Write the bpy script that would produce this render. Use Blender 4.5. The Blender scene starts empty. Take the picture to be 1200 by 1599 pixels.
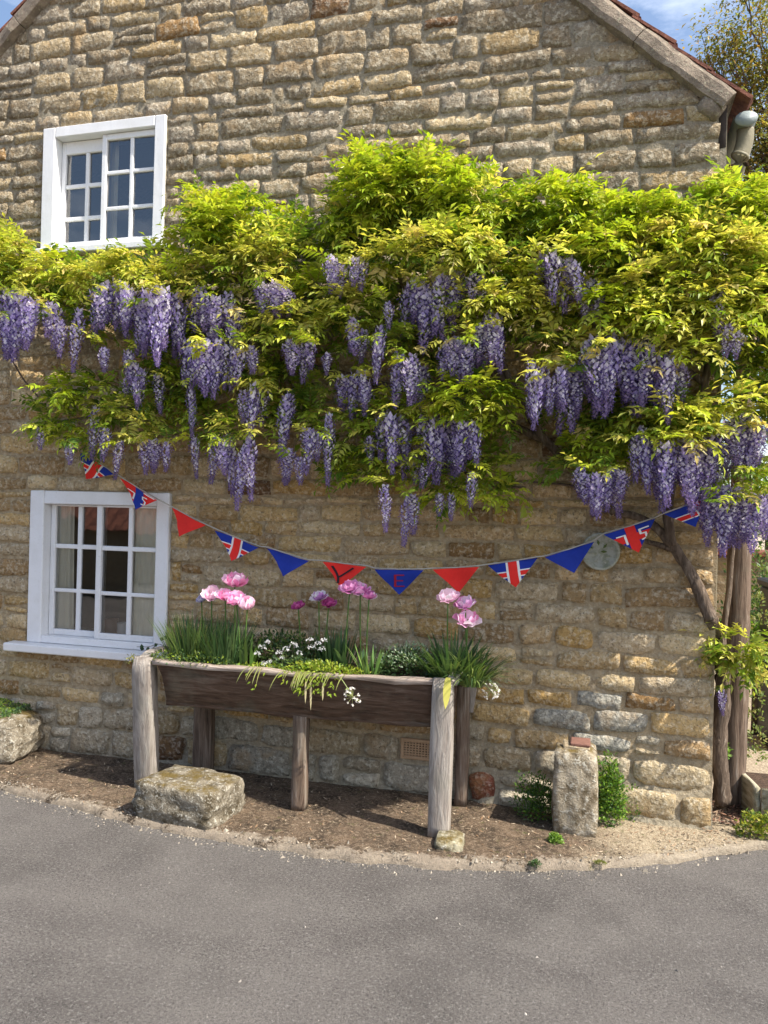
import bpy, bmesh, math, random
from mathutils import Vector, Matrix, noise
random.seed(7)
rnd = random.random
def U(a, b): return a + (b - a) * random.random()
def R(d): return math.radians(d)
S = bpy.context.scene
COL = S.collection

# ---------------------------------------------------------------- camera
YAW, PIT, ROL, FPX = .25747, .00381, .02499, 1200.0
CAM = Vector((0, -4.7773, 1.75))
fw = Vector((-math.sin(YAW) * math.cos(PIT), math.cos(YAW) * math.cos(PIT), math.sin(PIT)))
r0 = fw.cross(Vector((0, 0, 1))).normalized(); u0 = r0.cross(fw)
rt = r0 * math.cos(ROL) + u0 * math.sin(ROL); up = -r0 * math.sin(ROL) + u0 * math.cos(ROL)
cd = bpy.data.cameras.new('camera'); cam = bpy.data.objects.new('camera', cd); COL.objects.link(cam)
m = Matrix((rt, up, -fw)).transposed().to_4x4(); m.translation = CAM; cam.matrix_world = m
cd.sensor_fit = 'VERTICAL'; cd.sensor_height = 24; cd.lens = FPX / 1599 * 24; cd.clip_end = 500; cd.clip_start = .05
S.camera = cam
def ray(px, py): return (rt * ((px - 600) / FPX) - up * ((py - 799.5) / FPX) + fw)
def at(px, py, Y=0.0):
    d = ray(px, py); return CAM + d * ((Y - CAM.y) / d.y)
def gnd(px, py, z=0.0):
    d = ray(px, py); return CAM + d * ((z - CAM.z) / d.z)
def pix(p):
    q = Vector(p) - CAM; w = q.dot(fw); return 600 + FPX * q.dot(rt) / w, 799.5 - FPX * q.dot(up) / w

# ---------------------------------------------------------------- light
SUN = Vector((.62, -.165, .77)).normalized()
el = math.asin(SUN.z); az = math.atan2(SUN.x, SUN.y)
W = bpy.data.worlds.new('World'); S.world = W; W.use_nodes = True
wn = W.node_tree; wn.nodes.clear()
wo = wn.nodes.new('ShaderNodeOutputWorld'); bg = wn.nodes.new('ShaderNodeBackground'); sk = wn.nodes.new('ShaderNodeTexSky')
sk.sky_type = 'NISHITA'; sk.sun_disc = False; sk.sun_elevation = el; sk.sun_rotation = az
sk.dust_density = 2.2; sk.air_density = 1.0
tc = wn.nodes.new('ShaderNodeTexCoord'); mp = wn.nodes.new('ShaderNodeMapping'); mp.inputs['Scale'].default_value = (1.6, 1.6, 4.5)
mp.inputs['Location'].default_value = (.35, .2, .1)
cn = wn.nodes.new('ShaderNodeTexNoise'); cn.inputs['Scale'].default_value = 1.7; cn.inputs['Detail'].default_value = 9; cn.inputs['Roughness'].default_value = .62
cr = wn.nodes.new('ShaderNodeValToRGB'); cr.color_ramp.elements[0].position = .52; cr.color_ramp.elements[1].position = 1.0
cmix = wn.nodes.new('ShaderNodeMix'); cmix.data_type = 'RGBA'; cmix.inputs[7].default_value = (9.5, 9.8, 10.3, 1)
L = wn.links.new
L(tc.outputs['Generated'], mp.inputs[0]); L(mp.outputs[0], cn.inputs[0]); L(cn.outputs[0], cr.inputs[0]); L(cr.outputs[0], cmix.inputs[0])
L(sk.outputs[0], cmix.inputs[6]); L(cmix.outputs[2], bg.inputs[0]); L(bg.outputs[0], wo.inputs[0])
bg.inputs[1].default_value = .15
sl = bpy.data.lights.new('sun', 'SUN'); sl.energy = 5.0; sl.angle = R(.55); sl.color = (1, .93, .82)
so = bpy.data.objects.new('sun', sl); COL.objects.link(so); so.rotation_euler = SUN.to_track_quat('Z', 'Y').to_euler()
so.location = (4, -4, 8)
S.view_settings.view_transform = 'Standard'; S.view_settings.look = 'None'; S.view_settings.gamma = 1
S.view_settings.use_curve_mapping = False; S.view_settings.exposure = .8

# ---------------------------------------------------------------- helpers
class NT:
    def __init__(s, name):
        s.m = bpy.data.materials.new(name); s.m.use_nodes = True; s.t = s.m.node_tree
        s.b = s.t.nodes['Principled BSDF']; s.o = s.t.nodes['Material Output']; s._p = None
    def n(s, typ, **kw):
        x = s.t.nodes.new('ShaderNode' + typ)
        for k, v in kw.items():
            if hasattr(x, k): setattr(x, k, v)
            else: x.inputs[k.replace('_', ' ')].default_value = v
        return x
    def l(s, a, b): s.t.links.new(a, b)
    def pos(s):
        if s._p is None: s._p = s.n('NewGeometry').outputs['Position']
        return s._p
    def noise(s, scale, detail=5, rough=.55, vec=None, stretch=None, dist=0):
        x = s.n('TexNoise'); x.inputs['Scale'].default_value = scale; x.inputs['Detail'].default_value = detail
        x.inputs['Roughness'].default_value = rough; x.inputs['Distortion'].default_value = dist
        v = vec or s.pos()
        if stretch:
            mpp = s.n('Mapping'); mpp.inputs['Scale'].default_value = stretch; s.l(v, mpp.inputs[0]); v = mpp.outputs[0]
        s.l(v, x.inputs['Vector']); return x.outputs['Fac']
    def voro(s, scale, vec=None, feature='F1', out='Distance'):
        x = s.n('TexVoronoi'); x.feature = feature; x.inputs['Scale'].default_value = scale
        s.l(vec or s.pos(), x.inputs['Vector']); return x.outputs[out]
    def ramp(s, f, stops):
        x = s.n('ValToRGB'); e = x.color_ramp.elements
        while len(e) < len(stops): e.new(.5)
        for i, (p, c) in enumerate(stops):
            e[i].position = p; e[i].color = (*c, 1) if isinstance(c, tuple) else (c, c, c, 1)
        s.l(f, x.inputs[0]); return x.outputs[0]
    def mix(s, f, a, b, blend='MIX'):
        x = s.n('Mix'); x.data_type = 'RGBA'; x.blend_type = blend
        for i, v in ((0, f), (6, a), (7, b)):
            if hasattr(v, 'is_output'): s.l(v, x.inputs[i])
            elif i == 0: x.inputs[0].default_value = v
            else: x.inputs[i].default_value = (*v, 1) if isinstance(v, tuple) else (v, v, v, 1)
        return x.outputs[2]
    def math(s, op, a, b=0.0):
        x = s.n('Math'); x.operation = op
        for i, v in enumerate((a, b)):
            if hasattr(v, 'is_output'): s.l(v, x.inputs[i])
            else: x.inputs[i].default_value = v
        return x.outputs[0]
    def attr(s, name='tint'):
        x = s.n('Attribute'); x.attribute_name = name; return x.outputs['Color']
    def bump(s, h, strength=.5, dist=.01, prev=None):
        x = s.n('Bump'); x.inputs['Strength'].default_value = strength; x.inputs['Distance'].default_value = dist
        s.l(h, x.inputs['Height'])
        if prev: s.l(prev, x.inputs['Normal'])
        return x.outputs[0]
    def done(s, color=None, rough=.85, normal=None, spec=.3):
        if color is not None:
            if hasattr(color, 'is_output'): s.l(color, s.b.inputs['Base Color'])
            else: s.b.inputs['Base Color'].default_value = (*color, 1)
        if hasattr(rough, 'is_output'): s.l(rough, s.b.inputs['Roughness'])
        else: s.b.inputs['Roughness'].default_value = rough
        s.b.inputs['Specular IOR Level'].default_value = spec
        if normal: s.l(normal, s.b.inputs['Normal'])
        return s.m

def make_mats():
    M = {}
    # stones: per-stone tint, weather crust, pits
    n = NT('stone'); t = n.attr()
    f1 = n.noise(9, 6, .6); f2 = n.noise(38, 5, .65); f3 = n.noise(120, 3, .6)
    c = n.mix(n.ramp(f1, [(.3, 0.0), (.7, 1.0)]), n.mix(.55, t, (.62, .60, .56), 'MULTIPLY'), t)
    c = n.mix(n.ramp(f2, [(.49, 0.0), (.62, .75)]), c, n.mix(.5, t, (.88, .82, .66)))
    c = n.mix(n.ramp(n.noise(24, 6, .7), [(.34, .7), (.46, 0.0)]), c, n.mix(1.0, t, (.42, .38, .34), 'MULTIPLY'))
    c = n.mix(n.ramp(n.noise(4.3, 7, .7), [(.53, 0.0), (.64, .6)]), c, n.mix(.6, t, (.42, .25, .09)))
    c = n.mix(n.ramp(n.noise(60, 4, .7), [(.56, 0.0), (.68, .75)]), c, (.10, .08, .05))
    h = n.math('ADD', n.math('MULTIPLY', f2, 1.0), n.math('MULTIPLY', f3, .35))
    b = n.bump(h, 1.0, .026); b = n.bump(n.voro(34), .5, .014, b)
    M['stone'] = n.done(c, .92, b, .2)
    n = NT('mortar'); sx = n.n('SeparateXYZ'); n.l(n.pos(), sx.inputs[0])
    g = n.math('DIVIDE', n.math('ADD', sx.outputs[2], n.math('MULTIPLY', n.noise(1.5, 4), 1.0)), 5.0)
    base = n.ramp(g, [(.08, (.42, .38, .29)), (.2, (.54, .42, .26)), (.55, (.50, .385, .235)), (.72, (.40, .34, .245)), (1, (.37, .325, .24))])
    c = n.mix(n.ramp(n.noise(22, 7, .7), [(.35, 0.0), (.7, 1.0)]), n.mix(1.0, base, (.6, .6, .6), 'MULTIPLY'), base)
    c = n.mix(n.ramp(n.noise(90, 3, .7), [(.58, 0.0), (.72, .6)]), c, (.52, .48, .40))
    c = n.mix(n.ramp(n.noise(38, 5, .65), [(.5, 0.0), (.64, .5)]), c, n.mix(.5, c, (.7, .64, .5)))
    b = n.bump(n.noise(45, 6, .7), 1.0, .022); b = n.bump(n.noise(9, 4), .5, .03, b)
    M['mortar'] = n.done(c, .95, b, .15)
    # masonry drawn from afar for the far barn and the cottage side walls
    n = NT('far_masonry'); bt = n.n('TexBrick'); mpn = n.n('Mapping'); mpn.inputs['Rotation'].default_value = (R(90), 0, 0)
    n.l(n.pos(), mpn.inputs[0]); n.l(mpn.outputs[0], bt.inputs['Vector'])
    bt.inputs['Scale'].default_value = 1; bt.inputs['Brick Width'].default_value = .33; bt.inputs['Row Height'].default_value = .13; bt.inputs['Mortar Size'].default_value = .012
    bt.inputs['Color1'].default_value = (.36, .27, .16, 1); bt.inputs['Color2'].default_value = (.24, .18, .11, 1); bt.inputs['Mortar'].default_value = (.28, .24, .18, 1)
    c = n.mix(n.noise(12, 6, .7), bt.outputs[0], (.2, .15, .09))
    M['far'] = n.done(c, .95, n.bump(n.noise(14, 6, .7), .8, .05))
    # asphalt
    n = NT('asphalt'); f = n.noise(1.1, 6, .65); a = n.noise(85, 4, .85); v = n.voro(130)
    c = n.mix(n.ramp(f, [(.32, 0.0), (.68, 1.0)]), (.084, .076, .071), (.152, .138, .129))
    c = n.mix(n.ramp(n.noise(4.5, 6, .6), [(.45, 0.0), (.75, .6)]), c, (.175, .162, .148))
    c = n.mix(n.ramp(a, [(.38, .9), (.52, 0.0)]), c, (.03, .028, .027))
    c = n.mix(n.ramp(n.noise(60, 4, .85), [(.54, 0.0), (.66, .8)]), c, (.25, .24, .225))
    c = n.mix(n.ramp(v, [(.10, .45), (.28, 0.0)]), c, (.30, .28, .26))
    c = n.mix(n.ramp(n.noise(420, 2, .6), [(.62, 0.0), (.70, .7)]), c, (.36, .33, .29))
    c = n.mix(n.ramp(n.noise(.7, 3, .5, stretch=(1, 2.4, 1), dist=.8), [(.42, 0.0), (.62, .5)]), c, n.mix(.5, c, (.20, .185, .17)))
    c = n.mix(n.ramp(n.noise(2.2, 7, .75), [(.56, 0.0), (.72, .55)]), c, n.mix(1.0, c, (.62, .62, .64), 'MULTIPLY'))
    b = n.bump(a, 1.0, .012); b = n.bump(n.noise(2.5, 3), .3, .03, b)
    M['asphalt'] = n.done(c, .9, b, .25)
    # verge earth
    n = NT('verge_earth'); sx = n.n('SeparateXYZ'); n.l(n.pos(), sx.inputs[0])
    f = n.noise(7, 7, .7); f2 = n.noise(45, 5, .75); f3 = n.noise(140, 3, .8)
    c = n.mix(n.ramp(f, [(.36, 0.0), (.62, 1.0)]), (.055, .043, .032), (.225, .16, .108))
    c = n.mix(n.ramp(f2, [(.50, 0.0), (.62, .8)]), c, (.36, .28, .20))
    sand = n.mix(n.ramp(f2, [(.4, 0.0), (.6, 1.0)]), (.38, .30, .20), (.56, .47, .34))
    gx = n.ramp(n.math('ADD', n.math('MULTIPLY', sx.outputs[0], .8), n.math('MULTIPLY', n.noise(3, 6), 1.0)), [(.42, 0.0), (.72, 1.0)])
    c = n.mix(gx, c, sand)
    c = n.mix(n.ramp(f3, [(.38, .8), (.5, 0.0)]), c, (.04, .028, .018))
    c = n.mix(n.ramp(n.noise(16, 5, .7), [(.60, 0.0), (.68, .6)]), c, (.10, .12, .03))
    c = n.mix(n.ramp(n.math('SUBTRACT', n.math('ADD', n.attr(), n.math('MULTIPLY', n.noise(7, 8, .8), 4.2)), 2.1), [(.52, 0.0), (.75, .7)]), c, n.mix(f2, (.24, .20, .15), (.52, .45, .36)))
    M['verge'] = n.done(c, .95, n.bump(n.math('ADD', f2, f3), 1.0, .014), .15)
    n = NT('gravel'); f2 = n.noise(60, 4, .8)
    c = n.mix(n.ramp(f2, [(.35, 0.0), (.65, 1.0)]), (.22, .17, .12), (.50, .42, .31))
    M['gravel'] = n.done(c, .95, n.bump(f2, .9, .02))
    n = NT('soil'); f2 = n.noise(50, 4, .8)
    c = n.mix(n.ramp(f2, [(.35, 0.0), (.65, 1.0)]), (.03, .02, .013), (.12, .075, .05))
    M['soil'] = n.done(c, .95, n.bump(f2, 1, .02))
    # rough old stone with lichen (tint attribute)
    n = NT('lichen_stone'); t = n.attr(); f = n.noise(11, 7, .7); f2 = n.noise(42, 5, .7)
    nz = n.n('SeparateXYZ'); n.l(n.n('NewGeometry').outputs['Normal'], nz.inputs[0])
    c = n.mix(n.ramp(f, [(.38, 0.0), (.6, 1.0)]), n.mix(1.0, t, (.30, .27, .22), 'MULTIPLY'), t)
    c = n.mix(n.ramp(f2, [(.54, 0.0), (.62, .85)]), c, (.60, .57, .48))
    moss = n.math('MULTIPLY', n.ramp(nz.outputs[2], [(.6, 0.0), (.9, 1.0)]), n.ramp(n.noise(9, 6, .7), [(.42, 0.0), (.58, .95)]))
    c = n.mix(moss, c, (.17, .12, .035))
    M['lichen'] = n.done(c, .95, n.bump(n.math('ADD', f, f2), 1.0, .03), .15)
    # copings
    n = NT('coping_stone'); f = n.noise(10, 7, .7); f2 = n.noise(48, 5, .7)
    c = n.mix(n.ramp(f, [(.36, 0.0), (.66, 1.0)]), (.17, .14, .11), (.34, .28, .22))
    c = n.mix(n.ramp(f2, [(.56, 0.0), (.66, .6)]), c, (.45, .45, .33))
    M['coping'] = n.done(c, .95, n.bump(f2, .9, .02), .15)
    n = NT('terracotta'); f = n.noise(14, 6, .7)
    c = n.mix(n.ramp(f, [(.35, 0.0), (.7, 1.0)]), (.10, .04, .03), (.30, .12, .075))
    M['terra'] = n.done(c, .85, n.bump(n.noise(60, 4), .5, .01))
    n = NT('buff_clay'); f = n.noise(30, 6, .7)
    c = n.mix(f, (.30, .20, .12), (.46, .32, .2))
    M['clay'] = n.done(c, .9, n.bump(n.noise(60, 4), .5, .006))
    # white gloss paint
    n = NT('white_paint'); f = n.noise(6, 6, .7); f2 = n.noise(70, 4, .7)
    c = n.mix(n.ramp(f, [(.42, 0.0), (.75, .5)]), (.74, .75, .77), (.60, .60, .58))
    c = n.mix(n.ramp(f2, [(.60, 0.0), (.70, .4)]), c, (.42, .39, .33))
    M['paint'] = n.done(c, .42, n.bump(n.noise(26, 4, .6, stretch=(1, 1, .4)), .3, .006), .4)
    # glass
    n = NT('window_glass'); n.t.nodes.remove(n.b)
    tr = n.n('BsdfTransparent'); tr.inputs[0].default_value = (1, 1, 1, 1); gl = n.n('BsdfGlossy'); gl.inputs['Roughness'].default_value = .02
    n.l(n.bump(n.noise(4, 2), .12, .006), gl.inputs['Normal'])
    fr = n.n('Fresnel'); fr.inputs[0].default_value = 1.8
    mx = n.n('MixShader'); n.l(n.math('MULTIPLY', fr.outputs[0], 2.2), mx.inputs[0]); n.l(tr.outputs[0], mx.inputs[1]); n.l(gl.outputs[0], mx.inputs[2])
    n.l(mx.outputs[0], n.o.inputs[0]); M['glass'] = n.m
    def plain(name, col, rough=.8, var=.25, scale=20, bump=.3, trans=0.0, bd=.006):
        n = NT(name); f = n.noise(scale, 5, .6)
        c = n.mix(f, tuple(x * (1 - var) for x in col), tuple(min(1, x * (1 + var)) for x in col))
        M_ = n.done(c, rough, n.bump(n.noise(scale * 4, 4), bump, bd))
        return M_
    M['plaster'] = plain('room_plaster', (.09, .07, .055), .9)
    M['dark'] = plain('dark_timber', (.03, .022, .018), .8)
    M['curtain'] = plain('curtain_linen', (.84, .83, .70), .95, .05)
    M['china'] = plain('white_china', (.75, .75, .72), .25, .03, bump=.05)
    M['brownpot'] = plain('brown_glaze', (.16, .07, .035), .3, .1, bump=.05)
    M['pipe'] = plain('painted_pipe', (.20, .18, .12), .6, .2)
    M['gutter'] = plain('gutter_paint', (.24, .28, .28), .5, .15)
    M['blackplastic'] = plain('black_plastic', (.013, .013, .018), .45, .2)
    M['cord'] = plain('cord', (.42, .40, .36), .8)
    M['red'] = plain('red_cloth', (.72, .028, .022), .85, .1, 60)
    M['blue'] = plain('blue_cloth', (.012, .035, .30), .85, .15, 60)
    M['white'] = plain('white_cloth', (.78, .77, .76), .85, .05, 60)
    M['blackcloth'] = plain('black_cloth', (.02, .015, .02), .85, .1, 60)
    M['darkred'] = plain('dark_red_cloth', (.30, .012, .035), .85, .1, 60)
    M['brick'] = plain('red_brick', (.20, .10, .075), .9, .5, 40, .8)
    n = NT('plaque_stone'); c = n.mix(n.ramp(n.noise(22, 6, .7), [(.45, 0.0), (.6, .7)]), (.40, .41, .36), (.22, .24, .15)); M['alloy'] = n.done(c, .9, n.bump(n.noise(70, 5), .8, .01))
    M['plaquemoss'] = plain('plaque_moss', (.10, .14, .045), .9, .3, 30, .5)
    M['redbrown'] = plain('plaque_rust', (.3, .12, .05), .9, .3, 30, .5)
    # weathered timber, grain along Z or along X
    for nm, st, c1, c2, c3 in (('wood_grey', (26, 26, 3.2), (.20, .165, .14), (.32, .285, .25), (.42, .385, .345)),
                           ('wood_dark', (3.4, 3.4, 26), (.045, .028, .019), (.10, .063, .043), (.17, .12, .09)),
                           ('wood_rim', (2, 25, 25), (.20, .155, .12), (.36, .29, .24), (.50, .43, .37)),
                           ('wood_post', (22, 22, 1.6), (.045, .03, .022), (.155, .11, .08), (.28, .24, .20)),
                           ('wood_bed', (20, 2, 20), (.16, .14, .085), (.36, .32, .22), (.5, .47, .38))):
        n = NT(nm); f = n.noise(1.6, 6, .65, stretch=st, dist=.6)
        c = n.ramp(f, [(.32, c1), (.52, c2), (.72, c3)])
        c = n.mix(n.ramp(n.noise(5, 5, .7), [(.5, 0.0), (.7, .5)]), c, n.mix(.5, c, (.19, .2, .15)))
        M[nm] = n.done(c, .85, n.bump(f, 1.0, .014), .2)
    n = NT('bark'); f = n.noise(2, 6, .65, stretch=(18, 18, 4), dist=1)
    c = n.ramp(f, [(.3, (.055, .04, .03)), (.55, (.16, .12, .09)), (.75, (.30, .26, .21))])
    M['bark'] = n.done(c, .92, n.bump(f, 1.0, .02), .15)
    # leaves, petals with light passing through
    for nm, rough, tr_, sp in (('leaf', .40, .48, .4), ('petal', .85, .35, .1), ('blade', .45, .3, .35)):
        n = NT(nm); t = n.attr(); n.done(t, rough, None, sp)
        tl = n.n('BsdfTranslucent'); n.l(n.mix(1.0, t, (1.12, 1.12, .6) if nm != 'petal' else (1.1, 1.0, 1.1), 'MULTIPLY'), tl.inputs[0])
        ms = n.n('MixShader'); ms.inputs[0].default_value = tr_; n.l(n.b.outputs[0], ms.inputs[1]); n.l(tl.outputs[0], ms.inputs[2])
        n.l(ms.outputs[0], n.o.inputs[0]); M[nm] = n.m
    return M
M = make_mats()

class MB:
    def __init__(s): s.v = []; s.f = []; s.c = []
    def add(s, vs, fs, col=(.5, .5, .5), mtx=None):
        o = len(s.v)
        s.v += [tuple(mtx @ Vector(v)) for v in vs] if mtx is not None else [tuple(v) for v in vs]
        s.f += [tuple(i + o for i in f) for f in fs]
        s.c += [col] * len(vs) if not isinstance(col, list) else col
    def merge(s, o, mtx, tint=None):
        k = len(s.v); s.v += [tuple(mtx @ Vector(v)) for v in o.v]; s.f += [tuple(i + k for i in f) for f in o.f]
        s.c += o.c if tint is None else [tuple(a * b for a, b in zip(c, tint)) for c in o.c]
    def mesh(s, name, mat, smooth=True):
        me = bpy.data.meshes.new(name); me.from_pydata(s.v, [], s.f)
        a = me.attributes.new('tint', 'FLOAT_COLOR', 'POINT')
        a.data.foreach_set('color', [x for c in s.c for x in (*c, 1.0)])
        if smooth: me.polygons.foreach_set('use_smooth', [True] * len(me.polygons))
        me.materials.append(mat); me.update(); return me
    def build(s, name, mat, parent=None, smooth=True, loc=None):
        """loc: origin of the new object; vertices are given in world space"""
        me = s.mesh(name, mat, smooth)
        return put(me, name, parent, loc, True)
def put(me, name, parent=None, loc=None, shift=False, mtx=None):
    o = bpy.data.objects.new(name, me); COL.objects.link(o)
    if loc is not None:
        loc = Vector(loc)
        if shift: me.transform(Matrix.Translation(-loc))
        o.location = loc
    if mtx is not None: o.matrix_world = mtx
    if parent is not None:
        w = mtx if mtx is not None else Matrix.Translation(o.location)
        o.parent = parent; o.matrix_parent_inverse = Matrix.Identity(4)
        pm = WORLD.get(parent.name, Matrix.Identity(4)); o.matrix_local = pm.inverted() @ w
        WORLD[o.name] = w
    else: WORLD[o.name] = mtx if mtx is not None else Matrix.Translation(o.location)
    return o
WORLD = {}
def tag(o, label=None, cat=None, group=None, kind=None):
    if label: o['label'] = label
    if cat: o['category'] = cat
    if group: o['group'] = group
    if kind: o['kind'] = kind
    return o
def thing(name, loc, label, cat, group=None):
    o = bpy.data.objects.new(name, None); COL.objects.link(o); o.location = loc; o.empty_display_size = .1
    WORLD[o.name] = Matrix.Translation(Vector(loc)); return tag(o, label, cat, group)
def box(mb, x0, x1, y0, y1, z0, z1, bev=.004, col=(.5, .5, .5), mtx=None, jit=0):
    bm = bmesh.new(); bmesh.ops.create_cube(bm, size=1)
    for v in bm.verts:
        v.co = Vector((x0 + (v.co.x + .5) * (x1 - x0), y0 + (v.co.y + .5) * (y1 - y0), z0 + (v.co.z + .5) * (z1 - z0)))
        if jit: v.co += Vector((U(-jit, jit), U(-jit, jit), U(-jit, jit)))
    if bev: bmesh.ops.bevel(bm, geom=bm.edges[:], offset=bev, segments=1, affect='EDGES')
    mb.add([v.co.copy() for v in bm.verts], [[v.index for v in f.verts] for f in bm.faces], col, mtx); bm.free()
def tube(mb, pts, rad, seg=8, col=(.5, .5, .5), wob=0.0, cap=True):
    pts = [Vector(p) for p in pts]; n = len(pts); vs = []; fs = []; pn = Vector((0, 0, 1))
    for i, p in enumerate(pts):
        d = (pts[min(i + 1, n - 1)] - pts[max(i - 1, 0)]).normalized()
        a = d.cross(pn if abs(d.dot(pn)) < .95 else Vector((1, 0, 0))).normalized(); b = d.cross(a)
        r = rad[i] if isinstance(rad, (list, tuple)) else rad
        for k in range(seg):
            t = 2 * math.pi * k / seg; w = 1 + wob * noise.noise(p * 9 + Vector((math.cos(t) * 2, math.sin(t) * 2, i * .3)))
            vs.append(p + (a * math.cos(t) + b * math.sin(t)) * r * w)
    for i in range(n - 1):
        for k in range(seg): fs.append((i * seg + k, i * seg + (k + 1) % seg, (i + 1) * seg + (k + 1) % seg, (i + 1) * seg + k))
    if cap: fs += [tuple(range(seg))[::-1], tuple(range((n - 1) * seg, n * seg))]
    mb.add(vs, fs, col)
def smoothpts(pts, k=5, amp=0):
    pts = [Vector(p) for p in pts]; out = []
    for i in range(len(pts) - 1):
        a = pts[max(i - 1, 0)]; b = pts[i]; c = pts[i + 1]; d = pts[min(i + 2, len(pts) - 1)]
        for j in range(k):
            t = j / k
            out.append(.5 * ((2 * b) + (c - a) * t + (2 * a - 5 * b + 4 * c - d) * t * t + (3 * b - a - 3 * c + d) * t ** 3))
    out.append(pts[-1])
    if amp: out = [p + Vector((noise.noise(p * 3), noise.noise(p * 3 + Vector((9, 0, 0))), noise.noise(p * 3 + Vector((0, 9, 0))))) * amp for p in out]
    return out
def lathe(mb, prof, seg=16, loc=(0, 0, 0), col=(.5, .5, .5), mtx=None):
    vs = []; fs = []
    for r, z in prof:
        for k in range(seg): t = 2 * math.pi * k / seg; vs.append(Vector((loc[0] + r * math.cos(t), loc[1] + r * math.sin(t), loc[2] + z)))
    for i in range(len(prof) - 1):
        for k in range(seg): fs.append((i * seg + k, i * seg + (k + 1) % seg, (i + 1) * seg + (k + 1) % seg, (i + 1) * seg + k))
    mb.add(vs, fs, col, mtx)
def rock(mb, c, size, seed, col, sub=3, rough=.12, power=.45, mtx=None, flatbottom=True):
    """a block of stone: a sphere pushed towards a box, then roughened"""
    bm = bmesh.new(); bmesh.ops.create_icosphere(bm, subdivisions=sub, radius=1)
    for v in bm.verts:
        p = v.co.normalized(); mxx = max(abs(p.x), abs(p.y), abs(p.z)); q = p / mxx
        q = q * (1 - power) + p * power * 1.15
        nn = noise.fractal(q * 1.7 + Vector((seed * 3.1, seed, 0)), .8, 2.1, 5) * rough + noise.noise(q * 9 + Vector((seed, 0, 0))) * rough * .25
        q = q * (1 + nn)
        v.co = Vector((q.x * size[0] / 2, q.y * size[1] / 2, q.z * size[2] / 2))
    vs = [v.co.copy() for v in bm.verts]
    mm = Matrix.Translation(Vector(c)) @ (mtx or Matrix.Identity(4))
    mb.add(vs, [[v.index for v in f.verts] for f in bm.faces], col, mm); bm.free()

# ---------------------------------------------------------------- ground, road, verge
RZ = -.035
edge_px = [(0, 1237), (50, 1247), (100, 1260), (150, 1273), (200, 1287), (265, 1301), (330, 1312), (390, 1323), (450, 1332), (520, 1342), (600, 1351), (700, 1358),
           (800, 1362), (880, 1361), (950, 1357), (1030, 1350), (1100, 1341), (1150, 1334), (1200, 1327)]
edge = [gnd(x, y, RZ) for x, y in edge_px]
edge = [Vector((-9, -.55, RZ)), Vector((-6.5, -.6, RZ)), Vector((-4.6, -.68, RZ))] + edge + [Vector((1.5, -.05, RZ)), Vector((2.4, .25, RZ)), Vector((9, 1.2, RZ))]
edge = smoothpts(edge, 8)
def sheet(name, z, x0, x1, y0, y1, mat, label, n=1):
    mb = MB()
    mb.add([(x0, y0, z), (x1, y0, z), (x1, y1, z), (x0, y1, z)], [(0, 1, 2, 3)])
    o = mb.build(name, mat, smooth=False, loc=((x0 + x1) / 2, (y0 + y1) / 2, z)); return tag(o, label, None, None, 'structure')
sheet('ground', -.09, -150, 150, -150, 150, M['gravel'], 'pale gravelly ground reaching away behind the cottage')
sheet('road', RZ, -40, 40, -9.4, 1.8, M['asphalt'], 'worn grey asphalt lane in front of the cottage')
def hgt(x, y): return noise.noise(Vector((x * 3, y * 3, 0))) * .012 + noise.noise(Vector((x * 11, y * 11, 3))) * .007 + noise.noise(Vector((x * 32, y * 32, 5))) * .004
mb = MB(); nrow = 26; cols = edge; idx = []
for i, e in enumerate(cols):
    e = e + Vector((0, noise.noise(Vector((e.x * 5, 0, 2))) * .045 + noise.noise(Vector((e.x * 21, 0, 2))) * .022, 0))
    back = Vector((e.x, max(.12, e.y + .3), 0))
    for j in range(nrow):
        t = (j / (nrow - 1)) ** 1.5
        p = e.lerp(back, t); drop = min(1, j / 2.2)
        mb.v.append((p.x, p.y, RZ - .02 + (abs(RZ) + .02 + hgt(p.x, p.y)) * drop ** .6)); mb.c.append((max(0, 1 - (p - e).length / .16),) * 3)
n = len(cols)
for i in range(n - 1):
    for j in range(nrow - 1): mb.f.append((i * nrow + j, (i + 1) * nrow + j, (i + 1) * nrow + j + 1, i * nrow + j + 1))
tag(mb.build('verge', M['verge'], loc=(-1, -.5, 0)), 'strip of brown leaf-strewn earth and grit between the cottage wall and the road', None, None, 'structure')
# garden path to the right of and behind the cottage corner
mb = MB(); gx0, gx1, gy0, gy1 = .70, 14, .06, 16
k = 40
for i in range(k + 1):
    for j in range(k + 1):
        x = gx0 + (gx1 - gx0) * (i / k) ** 2; y = gy0 + (gy1 - gy0) * (j / k) ** 2
        mb.v.append((x, y, .006 + hgt(x, y) * .8)); mb.c.append((.5,) * 3)
for i in range(k):
    for j in range(k): mb.f.append((i * (k + 1) + j, (i + 1) * (k + 1) + j, (i + 1) * (k + 1) + j + 1, i * (k + 1) + j + 1))
tag(mb.build('path', M['gravel'], loc=(2, 2, 0)), 'pale garden path running back beside the cottage', None, None, 'structure')
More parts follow.
